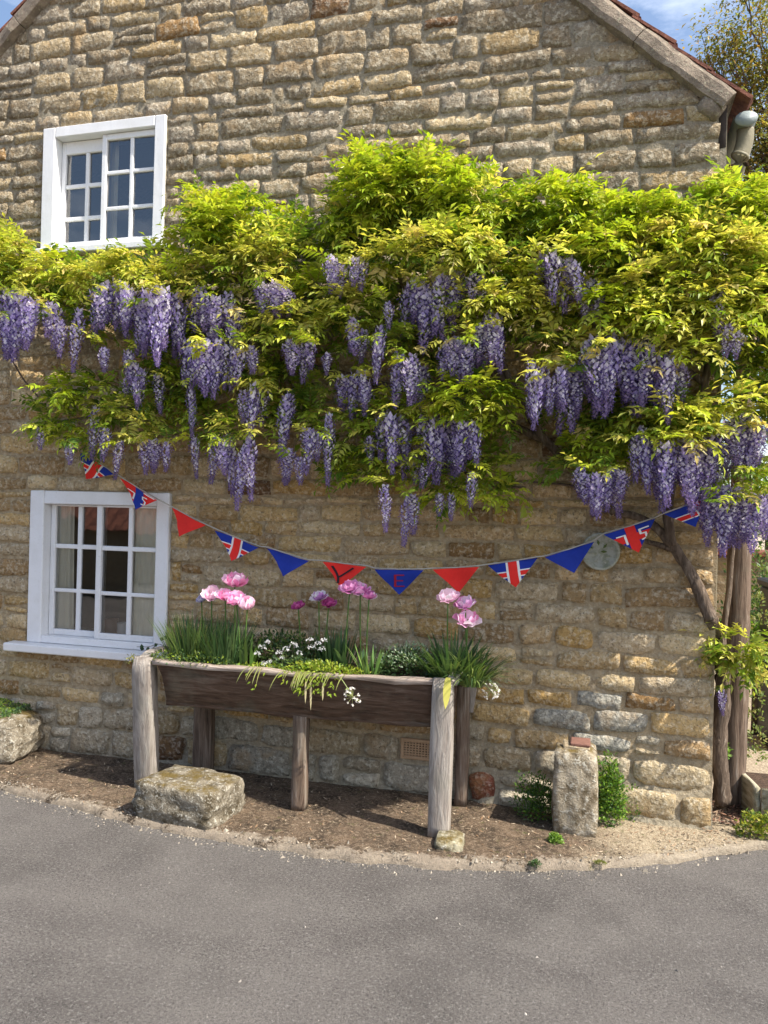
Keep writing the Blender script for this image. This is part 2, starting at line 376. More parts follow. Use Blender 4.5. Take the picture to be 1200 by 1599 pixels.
# loose litter: grit at the verge edge, on the road, dead leaves
mb = MB()
def edge_y(x):
    for a, b in zip(edge, edge[1:]):
        if a.x <= x <= b.x: return a.y + (b.y - a.y) * (x - a.x) / (b.x - a.x + 1e-9)
    return -.6
def chip(x, y, z, s, col):
    vs = [(x + U(-s, s), y + U(-s, s), z + U(-.2, 0) * s) for _ in range(3)] + [(x + U(-.3, .3) * s, y + U(-.3, .3) * s, z + s * U(.5, 1))]
    mb.add(vs, [(0, 1, 3), (1, 2, 3), (2, 0, 3), (0, 2, 1)], col)
for _ in range(2600):
    x = U(-4.8, 1.3); y = edge_y(x) + random.gauss(.02, .05); g = U(.20, .42)
    chip(x, y, (0 if y > edge_y(x) + .02 else RZ) + .0, U(.003, .011) if rnd() < .95 else U(.012, .022), (g, g * .88, g * .7))
for _ in range(380):
    x = U(-4, 1.2); y = U(-3.4, -.9)
    if y > edge_y(x): continue
    g = U(.22, .42); chip(x, y, RZ, U(.003, .006) if rnd() < .9 else U(.007, .012), (g, g * .93, g * .82))
n0 = NT('grit'); M['grit'] = n0.done(n0.attr(), .9)
tag(mb.build('grit', M['grit'], smooth=False, loc=(-1, -.8, 0)), 'pale grit and pebbles scattered along the road edge', None, None, 'stuff')
mb = MB()
for _ in range(2600):
    x = U(-4.7, 1.0); ye = edge_y(x); y = ye + (0 - ye) * (rnd() ** .8) + .02
    if y > -.01: continue
    z = hgt(x, y) + U(.001, .008); s = U(.003, .009); a = U(0, 6.3); l = s * U(1, 2.6)
    col = random.choice([(.24, .15, .085), (.32, .22, .14), (.16, .11, .07), (.42, .34, .24), (.09, .065, .045)])
    d = Vector((math.cos(a), math.sin(a), U(-.3, .5))); w = Vector((-math.sin(a), math.cos(a), U(-.4, .4)))
    p = Vector((x, y, z)); mb.add([p - d * l, p + w * s * .5, p + d * l, p - w * s * .5], [(0, 1, 2, 3)], col)
tag(mb.build('leaf_litter', M['grit'], smooth=False, loc=(-1, -.4, 0)), 'dry brown leaf litter lying under the trough and along the verge', None, None, 'stuff')

# ---------------------------------------------------------------- cottage
house = thing('stone_cottage', (-2.28, 0, 0), 'honey coloured rubble stone cottage gable with two white sliding sash windows and wisteria', 'cottage')
XR, XL = .735, -5.24; APX = -2.28
def roofz(x): return 4.152 + .894 * (.678 - x) if x > APX else 5.087 + .843 * (x + 4.307) + 0.0
APZ = roofz(APX + 1e-6)
LW = (-3.915, -2.785, .765, 1.865); UWN = (-3.89, -2.89, 3.615, 4.50)
wall = None
# mortar face: grid with the openings left out
def snap_lines(a, b, step, keys):
    xs = sorted(set(keys + [a, b])); out = []
    for p, q in zip(xs, xs[1:]):
        n = max(1, round((q - p) / step)); out += [p + (q - p) * i / n for i in range(n)]
    return out + [b]
ops_ = [LW, UWN]
xs = snap_lines(XL, XR, .06, [LW[0], LW[1], UWN[0], UWN[1], APX]); zs = snap_lines(-.1, 6.9, .06, [LW[2], LW[3], UWN[2], UWN[3]])
mb = MB(); vid = {}
def wv(i, j):
    if (i, j) not in vid:
        x, z = xs[i], min(zs[j], roofz(xs[i]) + .02)
        d = .0075 - .0035 * min(1, max(0, (z - 2.4) / 1.2)) + noise.noise(Vector((x * 6, z * 6, 1))) * .008 + noise.noise(Vector((x * 17, z * 17, 1))) * .004
        base = -.06 * max(0, 1 - z / .28) ** 1.3 * (1 if x > -.6 else .5)
        if any(abs(x - k) < .01 for k in (XL, XR)): d = 0
        vid[i, j] = len(mb.v); mb.v.append((x, d + base, z)); mb.c.append((.5,) * 3)
    return vid[i, j]
for i in range(len(xs) - 1):
    for j in range(len(zs) - 1):
        cx, cz = (xs[i] + xs[i + 1]) / 2, (zs[j] + zs[j + 1]) / 2
        if any(o[0] < cx < o[1] and o[2] < cz < o[3] for o in ops_): continue
        if zs[j] > max(roofz(xs[i]), roofz(xs[i + 1])) + .02: continue
        mb.f.append((wv(i, j), wv(i + 1, j), wv(i + 1, j + 1), wv(i, j + 1)))
# reveals of the openings
for (a, b, c, d) in ops_:
    q = [(a, c), (b, c), (b, d), (a, d)]
    for k in range(4):
        (p0, p1), (s0, s1) = q[k], q[(k + 1) % 4]
        mb.add([(p0, -.01, p1), (s0, -.01, s1), (s0, .32, s1), (p0, .32, p1)], [(0, 1, 2, 3)])
wall = mb.build('wall', M['mortar'], house, loc=(-2.28, 0, 0))
# side, back walls as masonry seen from afar
mb = MB(); D = 7.5; ez = roofz(XR); elz = roofz(XL)
mb.add([(XR, 0, -.1), (XR, D, -.1), (XR, D, ez), (XR, 0, ez)], [(0, 1, 2, 3)])
mb.add([(XL, 0, -.1), (XL, D, -.1), (XL, D, elz), (XL, 0, elz)], [(3, 2, 1, 0)])
mb.add([(XL, D, -.1), (XR, D, -.1), (XR, D, ez), (APX, D, APZ), (XL, D, elz)], [(4, 3, 2, 1, 0)])
mb.build('side_wall', M['far'], house, smooth=False, loc=(-2.28, 3, 0))

# stones, course by course
PAL_UP = [(.30, .255, .18), (.25, .215, .155), (.34, .285, .19), (.28, .25, .20), (.38, .32, .21), (.22, .19, .14), (.30, .27, .22), (.33, .26, .15)]
PAL_LO = [(.47, .33, .155), (.41, .29, .145), (.50, .37, .195), (.34, .235, .12), (.45, .325, .18), (.40, .26, .10), (.53, .41, .24), (.42, .33, .21), (.30, .20, .10)]
PAL_BA = [(.46, .41, .31), (.44, .37, .26), (.52, .46, .35), (.40, .36, .28), (.50, .40, .25), (.45, .34, .19)]
def stone_tint(x, z):
    r = rnd()
    if r < .014: return (.20, .115, .06)
    if r < .03: return (.33, .20, .085)
    if z < .30 + .2 * rnd(): c = random.choice(PAL_BA)
    elif z < 2.6 + .6 * rnd(): c = tuple(v * 1.3 for v in random.choice(PAL_LO))
    else: c = tuple(v * k for v, k in zip(random.choice(PAL_UP), (1.30, 1.22, 1.12)))
    k = U(.85, 1.15); return tuple(v * k for v in c)
def stone_mb(w, h, prot, seed, tint, cell=.026, rough=.011, top=None, low=False):
    nx = max(4, min(13, round(w / cell))); ny = max(4, min(6, round(h / cell))); s = MB(); sd = Vector((seed * 1.37, seed * .71, seed))
    rc = U(.03, .17) if not low else U(.08, .26); tilt = U(-.006, .006); tw = U(-.007, .007); us = [];
    for k in range(nx + 1): t = -1 + 2 * k / nx; us.append(math.copysign(abs(t) ** .85, t))
    vs_ = [math.copysign(abs(-1 + 2 * k / ny) ** .75, -1 + 2 * k / ny) for k in range(ny + 1)]
    bow = U(-.006, .008)
    us[1], us[-2] = -1 + .018 / w, 1 - .018 / w; vs_[1], vs_[-2] = -1 + .016 / h, 1 - .016 / h; irr = [U(-.010, .010) for _ in range(4)]
    for j, v in enumerate(vs_):
        for i, u in enumerate(us):
            eu, ev = abs(u) ** 5, abs(v) ** 5
            x = w / 2 * u * (1 - rc * .3 * ev) + (irr[0] if u < 0 else irr[1]) * v; z = h / 2 * v * (1 - rc * eu) + bow * (1 - u * u) + (irr[2] if v < 0 else irr[3]) * u
            q = Vector((x * 14, z * 14, 0)) + sd
            x += noise.noise(q) * .011; z += noise.noise(q + Vector((5, 5, 5))) * .011
            onb = i in (0, nx) or j in (0, ny)
            nb = i in (1, nx - 1) or j in (1, ny - 1)
            if onb: y = .02
            else:
                dome = 1 - .2 * (u * u) ** 2 - .2 * (v * v) ** 2
                y = -prot * dome * (.85 if nb else 1) - tilt * u - tw * v
                y += noise.noise(Vector((x * 22, z * 22, 0)) + sd) * rough + noise.noise(Vector((x * 60, z * 60, 2)) + sd) * rough * .6
            if top: z = min(z, top(x))
            s.v.append((x, y, z)); s.c.append(tint)
    for j in range(ny):
        for i in range(nx): a = j * (nx + 1) + i; s.f.append((a, a + 1, a + nx + 2, a + nx + 1))
    return s
stones = []; z = .0; ci = 0
AIR = (-1.115, -.885, .20, .345)
def blocked(x0, x1, z0, z1):
    return [o for o in ops_ + [AIR] if o[2] - .004 < z1 - .02 and o[3] > z0 + .02]
while z < 6.85:
    h = (U(.15, .20) if ci < 2 else U(.105, .155)) if z < .9 else (U(.095, .15) if z < 3.2 else U(.095, .145) if z < 4.0 or z > 4.9 else U(.10, .16))
    for o in ops_:                      # courses meet heads and sills of the openings
        for lv in (o[2], o[3]):
            if z < lv < z + h * 1.35 and lv - z > .05: h = min(lv - z, .2)
    zt = z + h
    # x extent under the roof slope
    xr = XR + .004 - .01 * z
    if zt > roofz(xr): xr = min(xr, .678 - (z + .035 - 4.152) / .894)
    xl = XL if zt < roofz(XL) else max(XL, (z + .035 - 5.087) / .843 - 4.307)
    if xr - xl < .2: break
    obs = sorted([(o[0], o[1]) for o in blocked(0, 0, z, zt)]); segs = []; cur = xl
    for a, b in obs: segs.append((cur, a)); cur = b
    segs.append((cur, xr))
    for a, b in segs:
        if b - a < .05: continue
        x = b; first = abs(b - xr) < .01 and zt < 4.3
        while x > a + .03:
            w = U(.15, .36) if rnd() < .8 else U(.32, .47)
            if first: w = U(.30, .5) if ci % 2 else U(.18, .28)
            if z > 4.3 and x > -.6: w *= 1.2
            if x - w < a + .09: w = x - a
            if w > .55: w /= 2
            gap = (U(.002, .010) if z > 3.2 else U(.004, .016)) if z > 1.1 else U(.010, .026); cx = x - w / 2
            sh = h
            dz = noise.noise(Vector((cx * .9, z * 2, 4))) * .034
            if any(abs(zt - o[2]) < .01 and o[0] - .1 < cx < o[1] + .1 for o in ops_) or any(abs(z - o[3]) < .01 and o[0] - .1 < cx < o[1] + .1 for o in ops_): dz = 0
            if AIR[0] - .3 < cx < AIR[1] + .3 and z < .5: dz = 0
            parts_ = [(0, h)]
            if h > .115 and w < .34 and rnd() < .22 and not first: k_ = U(.42, .58); parts_ = [(0, h * k_), (h * k_, h)]
            for (p0, p1) in parts_:
                stones.append((cx + (0 if first else U(-.003, .003)), z + dz + (p0 + p1) / 2, w - (gap if not first else gap * .6), (p1 - p0) - ((U(.001, .010) if z > 3.2 else U(.003, .015)) if z > 1.1 else U(.008, .024)), first))
            x -= w; first = False
    z = zt; ci += 1
# which stones show largest in the photo: those not behind the wisteria, inside the frame
def vis_score(s):
    px, py = pix((s[0], 0, s[1]))
    if not (-20 < px < 1220 and -20 < py < 1620): return -1
    sc = s[2] * s[3]
    if 360 + (px < 250) * 20 - (px > 520) * 60 < py < 720: sc *= .15
    if 230 < px < 740 and 1040 < py < 1130: sc *= .3
    return sc
stones.sort(key=vis_score, reverse=True)
rest = MB()
for i, (cx, cz, w, h, q) in enumerate(stones):
    px, py = pix((cx, 0, cz)); tint = stone_tint(cx, cz)
    if abs(px - 780) < 28 and abs(py - 1216) < 16: tint = (.27, .095, .06)
    if 870 < px < 1010 and 1085 < py < 1180: tint = (.38, .365, .31)
    up_ = min(1, max(0, (cz - 2.2) / 1.2))
    prot = U(.003, .012) + (.012 if cz < .4 else 0)
    if q: prot *= .8
    base = .06 * max(0, 1 - cz / .28) ** 1.3 * (1 if cx > -.6 else .5)
    s = stone_mb(w, h, prot, i + 1, tint, rough=.009 + .004 * up_, top=(lambda x, cx=cx, cz=cz: max(-.08, roofz(min(cx + x, XR)) - cz - .006)) if cz + h > roofz(min(cx + w / 2, XR)) - .03 or cz + h > roofz(cx - w / 2) - .03 else None, low=cz < 1.1)
    T = Matrix.Translation((cx, -base, cz)) @ Matrix.Rotation(U(-.02, .02), 4, 'Y')
    if i < 298: put(s.mesh('stone', M['stone']), 'stone', wall, mtx=T)
    else: rest.merge(s, T)
o = rest.build('rubble_stones', M['stone'], wall, loc=(-2.28, 0, 0)); o['kind'] = 'stuff'

# air brick: one clay frame with its holes
mb = MB(); a0, a1, b0, b1 = AIR[0] + .008, AIR[1] - .008, AIR[2] + .008, AIR[3] - .008
nxh, nyh = 9, 6; bx_, bz_ = (a1 - a0), (b1 - b0)
for i in range(nxh + 1):
    x = a0 + .018 + (bx_ - .036) * i / nxh; box(mb, x - .004, x + .004, -.012, .02, b0 + .01, b1 - .01, 0)
for j in range(nyh + 1):
    z_ = b0 + .018 + (bz_ - .036) * j / nyh; box(mb, a0 + .01, a1 - .01, -.014, .02, z_ - .004, z_ + .004, 0)
box(mb, a0, a0 + .018, -.018, .03, b0, b1, .003); box(mb, a1 - .018, a1, -.018, .03, b0, b1, .003)
box(mb, a0 + .018, a1 - .018, -.017, .03, b0, b0 + .018, .003); box(mb, a0 + .018, a1 - .018, -.017, .03, b1 - .018, b1, .003)
tag(mb.build('air_brick', M['clay'], house, smooth=False, loc=(-1, 0, .27)), 'square-holed clay air brick low in the wall')

# copings and roof
def verge(side):
    sg = 1 if side > 0 else -1
    x0 = .70 if sg > 0 else XL - .05
    N = 6 if sg > 0 else 5
    for k in range(N):
        xa = x0 + (APX - x0) * k / N; xb = x0 + (APX - x0) * (k + 1) / N
        za, zb = roofz(min(max(xa, XL - .1), 1)), roofz(xb - 1e-4 if sg < 0 else xb + 1e-4)
        d = Vector((xb - xa, 0, zb - za)).normalized(); nrm = Vector((-d.z, 0, d.x)) if d.x > 0 else Vector((d.z, 0, -d.x))
        mb = MB(); ln = (Vector((xb, 0, zb)) - Vector((xa, 0, za))).length - .006; th = .112 + U(-.006, .006); n = 9
        A = Vector((xa, 0, za)); dy = U(-.006, .006)
        prof = [(-.055, .0), (-.062, .03), (-.058, th - .03), (-.035, th), (.30, th + .01), (.30, 0), (.0, -.01)]
        vs = []; fs = []
        for i in range(n + 1):
            for (y, h) in prof:
                p = A + d * (ln * i / n) + nrm * h + Vector((0, y + dy, 0))
                p += Vector((0, noise.noise(p * 9), noise.noise(p * 9 + Vector((3, 3, 3))))) * .012
                vs.append(p)
        q = len(prof)
        for i in range(n):
            for k2 in range(q): fs.append((i * q + k2, i * q + (k2 + 1) % q, (i + 1) * q + (k2 + 1) % q, (i + 1) * q + k2))
        fs += [tuple(range(q)), tuple(range(n * q, n * q + q))]
        mb.add(vs, fs); mb.build('coping_stone', M['coping'], house, smooth=False, loc=A)
        if k == 0 and sg > 0:   # rounded kneeler at the eaves
            mb = MB(); rock(mb, (.648, .11, 4.165), (.15, .31, .13), 3, (.3, .26, .2), 3, .05, .25, Matrix.Rotation(R(-38), 4, 'Y').inverted())
            mb.build('kneeler', M['coping'], house, loc=(.652, .1, 4.17))
verge(1); verge(-1)
# pantiles: rolls running down both slopes
def slope(x0, x1, name):
    z0, z1 = roofz(x0), roofz(x1 + (1e-4 if x0 > x1 else -1e-4))
    d = Vector((x1 - x0, 0, z1 - z0)); ln = d.length; d.normalize(); nrm = Vector((-d.z, 0, d.x)) if d.x > 0 else Vector((d.z, 0, -d.x))
    A = Vector((x0, 0, z0)) - d * .10
    rows = int((ln + .1) / .28) + 1; mb = MB(); edge_tiles = []
    for r in range(rows):
        vs = []; fs = []; ny = 120
        for j in range(ny + 1):
            y = .012 + (D - .1) * j / ny; hh = .02 * math.sin(2 * math.pi * y / .24) + .135
            for t, lift in ((r * .28 - .02, .022), (r * .28 + .28, -.012)):
                vs.append(A + d * min(t, ln + .1) + nrm * (hh + lift) + Vector((0, y, 0)))
            vs.append(A + d * min(r * .28 - .02, ln + .1) + nrm * (hh - .002) + Vector((0, y, 0)))
        for j in range(ny):
            a = j * 3; fs += [(a, a + 1, a + 4, a + 3), (a + 2, a, a + 3, a + 5)]
        mb.add(vs, fs)
        # the tile that shows its edge over the coping
        t0, t1 = r * .28 - .02, min(r * .28 + .29, ln + .1)
        e = MB(); P = lambda t, h, y: A + d * t + nrm * h + Vector((0, y, 0)); k = U(-.008, .01)
        v8 = [P(t0, .126 + k, -.035), P(t1, .108 + k, -.035), P(t1, .122 + k, -.035), P(t0, .146 + k, -.035), P(t0, .126 + k, .2), P(t1, .108 + k, .2), P(t1, .122 + k, .2), P(t0, .146 + k, .2)]
        e.add(v8, [(0, 1, 2, 3), (3, 2, 6, 7), (7, 6, 5, 4), (4, 5, 1, 0), (0, 3, 7, 4), (1, 5, 6, 2)])
        edge_tiles.append(e)
    rf = mb.build(name, M['terra'], house, smooth=False, loc=A)
    for e in edge_tiles: e.build('tile', M['terra'], rf, smooth=False, loc=A)
slope(XR - .06, APX, 'roof'); slope(XL - .05, APX, 'roof')
# gutter end, swan neck, downpipe
mb = MB(); g0 = Vector((.84, .02, 4.09))
vs = []; fs = []; sg = 12
for j, y in enumerate((.02, D)):
    for k in range(sg + 1):
        a = math.pi + math.pi * k / sg; vs.append(g0 + Vector((.066 * math.cos(a), y - .02, .055 * math.sin(a) + .02)))
for k in range(sg): fs.append((k, k + 1, sg + 2 + k, sg + 1 + k))
mb.add(vs, fs); mb.add([g0 + Vector((.062 * math.cos(2 * math.pi * k / 14), -.004, .042 * math.sin(2 * math.pi * k / 14))) for k in range(14)] + [g0 + Vector((.062 * math.cos(2 * math.pi * k / 14), .02, .042 * math.sin(2 * math.pi * k / 14))) for k in range(14)],
       [tuple(range(14))[::-1], tuple(range(14, 28))] + [(k, (k + 1) % 14, 14 + (k + 1) % 14, 14 + k) for k in range(14)])
mb.build('gutter', M['gutter'], house, loc=g0)
mb = MB(); tube(mb, smoothpts([(.85, .10, 4.06), (.845, .10, 3.98), (.80, .12, 3.80), (.785, .35, 3.58), (.785, .6, 3.4), (.785, .62, 2.0), (.785, .62, .05)], 4), .048, 12)
tube(mb, [(.828, .10, 3.915), (.822, .10, 3.90)], .053, 12)
mb.build('downpipe', M['pipe'], house, loc=(.8, .1, 0))
mb = MB(); box(mb, .69, .735, -.0, .4, 3.92, 4.2, .004); mb.build('fascia', M['dark'], house, loc=(.7, 0, 4))

# windows
def make_window(o, upper):
    x0, x1, z0, z1 = o; w, h = x1 - x0, z1 - z0; X = lambda f: x0 + w * f; Z = lambda f: z1 - h * f
    fr = MB(); yf = -.028
    win = put(None, 'window', house, mtx=Matrix.Translation((x0 + w / 2, 0, z0)))
    hd = .085; jl = .105; br = .045
    box(fr, X(0), X(jl), yf, .10, Z(1), Z(0), .006, jit=.002); box(fr, X(.915), X(1), yf, .10, Z(1), Z(0), .006, jit=.002)
    box(fr, X(jl) + .001, X(.915) - .001, yf + .002, .10, Z(hd), Z(0) - .001, .005, jit=.002); box(fr, X(jl) + .001, X(.915) - .001, yf + .003, .10, Z(1) + .001, Z(1 - br), .005, jit=.001)
    fr.build('frame', M['paint'], win, smooth=False, loc=(x0, 0, z0))
    s = MB()
    sx0 = x0 - (.13 if not upper else .02)
    if not upper: box(s, sx0, x1 + .0, -.115, .02, z0 - .062, z0 - .004, .008, jit=.003)
    else: box(s, sx0, x1 + .02, -.075, .02, z0 - .05, z0 - .004, .006, jit=.002)
    s.build('sill', M['paint'], win, smooth=False, loc=(x0, 0, z0))
    rows = ((.10, .35), (.38, .645), (.67, .915)) if not upper else ((.19, .44), (.475, .71), (.745, .965))
    rowsR = rows if not upper else ((.135, .385), (.415, .675), (.705, .935))
    for (cols_, rws, ys, sash_x) in ((((.14, .305), (.335, .470)), rows, .052, (jl + .002, .505)), (((.512, .700), (.728, .895)), rowsR, .006, (.475, .913))):
        sa = MB(); a, b = sash_x; top = rws[0][0]; bot = rws[2][1]; y0, y1 = ys, ys + .036
        tz = Z(hd) - .001; bz = Z(1 - br) + .001
        # stiles and rails
        box(sa, X(a), X(cols_[0][0]), y0, y1, bz, tz, .004); box(sa, X(cols_[1][1]), X(b), y0, y1, bz, tz, .004)
        box(sa, X(cols_[0][0]) - .001, X(cols_[1][1]) + .001, y0 + .001, y1 - .001, Z(top), tz - .001, .004); box(sa, X(cols_[0][0]) - .001, X(cols_[1][1]) + .001, y0 + .001, y1 - .001, bz + .001, Z(bot), .004)
        sa.build('sash', M['paint'], win, smooth=False, loc=(X(a), ys, z0))
        g = MB(); box(g, X(cols_[0][1]), X(cols_[1][0]), y0 + .004, y1 - .004, Z(bot) - .002, Z(top) + .002, .005); g.build('glazing_bar', M['paint'], win, smooth=False, loc=(X(cols_[0][1]), ys, z0))
        for r_ in range(2):
            g = MB(); box(g, X(cols_[0][0]) - .002, X(cols_[1][1]) + .002, y0 + .006, y1 - .006, Z(rws[r_ + 1][0]), Z(rws[r_][1]), .005)
            g.build('glazing_bar', M['paint'], win, smooth=False, loc=(X(a), ys, Z(rws[r_][1])))
        for (c0, c1) in cols_:
            for (r0_, r1_) in rws:
                g = MB(); tx, tz_ = U(-.003, .003), U(-.003, .003); yy = y0 + .02
                g.add([(X(c0) - .004, yy - tx, Z(r1_) - .004), (X(c1) + .004, yy + tx, Z(r1_) - .004), (X(c1) + .004, yy + tx + tz_, Z(r0_) + .004), (X(c0) - .004, yy - tx + tz_, Z(r0_) + .004)], [(0, 1, 2, 3)])
                g.build('pane', M['glass'], win, smooth=False, loc=(X(c0), yy, Z(r1_)))
    return win
win_lo = make_window(LW, False); win_up = make_window(UWN, True)
win_lo['label'] = 'lower white sliding sash window with cream curtains'; win_up['label'] = 'upper white sliding sash window under the gable'
# rooms behind the windows
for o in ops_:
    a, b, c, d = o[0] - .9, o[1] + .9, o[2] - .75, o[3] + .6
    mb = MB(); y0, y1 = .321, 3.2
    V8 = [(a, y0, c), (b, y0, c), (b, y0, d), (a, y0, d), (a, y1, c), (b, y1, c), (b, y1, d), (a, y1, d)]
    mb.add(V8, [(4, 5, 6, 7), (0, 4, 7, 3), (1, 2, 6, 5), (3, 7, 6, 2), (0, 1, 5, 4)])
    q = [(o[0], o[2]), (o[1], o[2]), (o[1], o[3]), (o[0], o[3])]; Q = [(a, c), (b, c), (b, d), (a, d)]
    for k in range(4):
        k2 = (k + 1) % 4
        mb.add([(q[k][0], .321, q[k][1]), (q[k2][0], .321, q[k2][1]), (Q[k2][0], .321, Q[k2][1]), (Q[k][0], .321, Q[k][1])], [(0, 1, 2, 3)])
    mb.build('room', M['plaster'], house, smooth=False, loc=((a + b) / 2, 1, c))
def curtain(x0, x1, z0, z1, Y, label, taper=0):
    mb = MB(); nx, nz = 34, 10
    for j in range(nz + 1):
        for i in range(nx + 1):
            t = i / nx; s = j / nz; xx = x0 + (x1 - x0) * t * (1 - taper * s)
            mb.v.append((xx, Y + .011 * math.sin(t * 34 + math.sin(s * 2) * .6) * (.6 + .4 * math.sin(t * 9)), z1 - (z1 - z0) * s)); mb.c.append((.5,) * 3)
    for j in range(nz):
        for i in range(nx): a = j * (nx + 1) + i; mb.f.append((a, a + nx + 1, a + nx + 2, a + 1))
    tag(mb.build('curtain', M['curtain'], loc=((x0 + x1) / 2, Y, z0)), label, 'curtain')
curtain(at(76, 880, .11).x, at(114, 880, .11).x, .80, 1.84, .108, 'cream curtain drawn back at the left side of the lower window', -.12)
curtain(at(207, 880, .07).x, at(254, 880, .07).x, .80, 1.84, .070, 'cream curtain drawn back at the right side of the lower window', .05)
curtain(at(166, 300, .13).x, at(184, 300, .13).x, 3.66, 4.45, .13, 'pale curtain edge behind the upper window', 0)
mb = MB(); box(mb, LW[0] + .01, LW[1] - .01, .11, .5, LW[2] - .03, LW[2] + .035, .003); mb.build('inner_sill', M['paint'], house, smooth=False, loc=(-3.3, .2, LW[2]))
mb = MB(); p = at(193, 980, .2); lathe(mb, [(0, 0), (.04, 0), (.045, .02), (.045, .11), (.04, .11), (.038, .02), (0, .015)], 16, (p.x, .2, LW[2] + .036))
tag(mb.build('mug', M['china'], loc=(p.x, .2, LW[2] + .036)), 'white mug standing on the lower window ledge indoors', 'mug')
mb = MB(); p = at(172, 980, .22); lathe(mb, [(0, 0), (.05, 0), (.065, .04), (.06, .08), (.045, .12), (.05, .13), (.04, .128), (0, .02)], 16, (p.x, .24, LW[2] + .036))
tag(mb.build('pot', M['brownpot'], loc=(p.x, .24, LW[2] + .036)), 'small brown pot beside the mug on the window ledge', 'pot')

# barn across the lane, seen mirrored in the panes
barn = thing('barn', (-11, -11.5, RZ), 'low stone barn with red pantile roof across the lane, seen only as a reflection', 'barn')
mb = MB(); box(mb, -19, -3.5, -15, -10.2, RZ - .02, 1.5, 0); mb.build('wall', M['far'], barn, smooth=False, loc=(-11, -12, 0))
mb = MB(); n = 220
for j, (yy, zz) in enumerate(((-9.95, 1.33), (-12.6, 3.4), (-15.3, 1.33))):
    for i in range(n + 1): x = -19.3 + 16.1 * i / n; mb.v.append((x, yy, zz + .035 * math.sin(x * 2 * math.pi / .3))); mb.c.append((.5,) * 3)
for j in range(2):
    for i in range(n): a = j * (n + 1) + i; mb.f.append((a, a + 1, a + n + 2, a + n + 1))
mb.build('roof', M['terra'], barn, loc=(-11, -12, 2))

# plaque
pc = at(938, 861, -.03); r_ = .112
pq = thing('round_plaque', (pc.x, -.03, pc.z), 'round pale stone plaque carved with leaves hung on the wall behind the blue pennant', 'plaque')
MY = Matrix.Translation(pc) @ Matrix.Rotation(R(90), 4, 'X')
mb = MB(); lathe(mb, [(0, .018), (r_ * .82, .018), (r_ * .86, .028), (r_ * .98, .026), (r_, .014), (r_, -.03), (0, -.03)], 40, col=(.4,) * 3, mtx=MY); mb.build('disc', M['alloy'], pq, loc=pc)
for k in range(11):
    a = k * 2.4; rr = .018 + .05 * (k / 11) ** .6; q = MY @ Matrix.Translation((rr * math.cos(a), rr * math.sin(a), .02)) @ Matrix.Rotation(a, 4, 'Z')
    e = MB(); e.add([(-.018, 0, 0), (0, -.008, .004), (.02, 0, 0), (0, .008, .004), (0, 0, .010)], [(0, 1, 4), (1, 2, 4), (2, 3, 4), (3, 0, 4)], mtx=q)
    e.build('carved_leaf', M['plaquemoss'] if k % 3 == 0 else M['alloy'], pq, loc=q.translation)

# ---------------------------------------------------------------- things on the verge
def rockthing(name, c, size, seed, col, rz, label, cat, rough=.12, power=.4, mat='lichen', sub=4):
    mb = MB(); rock(mb, (c[0], c[1], c[2] + size[2] / 2), size, seed, col, sub, rough, power, Matrix.Rotation(rz, 4, 'Z'))
    return tag(mb.build(name, M[mat], loc=c), label, cat)
A_, B_, C_ = gnd(202, 1282, RZ), gnd(312, 1307, RZ), gnd(372, 1272, RZ)
ctr = (A_ + C_) / 2; rz = math.atan2((B_ - A_).y, (B_ - A_).x)
rockthing('stone_block', (ctr.x + .03, ctr.y + .01, -.045), (.53, .38, .245), 5, (.34, .30, .23), rz + .02, 'squared stone block with mossy top and white lichen lying at the road edge', 'stone', .06, .13)
# upright stone with a brick on top
bc = gnd(897, 1306); bs = thing('stone_post', (bc.x, bc.y + .12, 0), 'short upright weathered stone post with a brick fragment on its top', 'stone post')
mb = MB(); rock(mb, (bc.x, bc.y + .13, .21), (.245, .24, .50), 8, (.50, .43, .32), 4, .07, .16); mb.build('stone', M['lichen'], bs, loc=bs.location)
bt_ = thing('brick_piece', (bc.x - .01, bc.y + .14, .45), 'broken red brick bedded in mortar on top of the upright stone post', 'brick')
mb = MB(); box(mb, bc.x - .075, bc.x + .07, bc.y + .06, bc.y + .2, .452, .475, .006, jit=.006); mb.build('mortar_bed', M['mortar'], bt_, smooth=False, loc=bc)
mb = MB(); box(mb, bc.x - .035, bc.x + .075, bc.y + .07, bc.y + .2, .476, .496, .006, jit=.004); mb.build('brick', M['brick'], bt_, smooth=False, loc=bc)
# old stone trough with moss at left edge
sp = thing('stone_planter', (-3.98, -.25, 0), 'old rough stone planter at the left edge topped with green stonecrop', 'planter')
mb = MB(); rock(mb, (-4.07, -.25, .14), (.74, .42, .31), 12, (.40, .35, .27), 4, .11, .25, Matrix.Rotation(.12, 4, 'Z')); mb.build('stone', M['lichen'], sp, loc=sp.location)
# stone pad under the trough leg
rockthing('stone_pad', (-.665, -.70, -.03), (.15, .20, .075), 21, (.52, .48, .34), .1, 'small pale stone wedged under the right front leg of the trough', 'stone', .1, .2, sub=3)

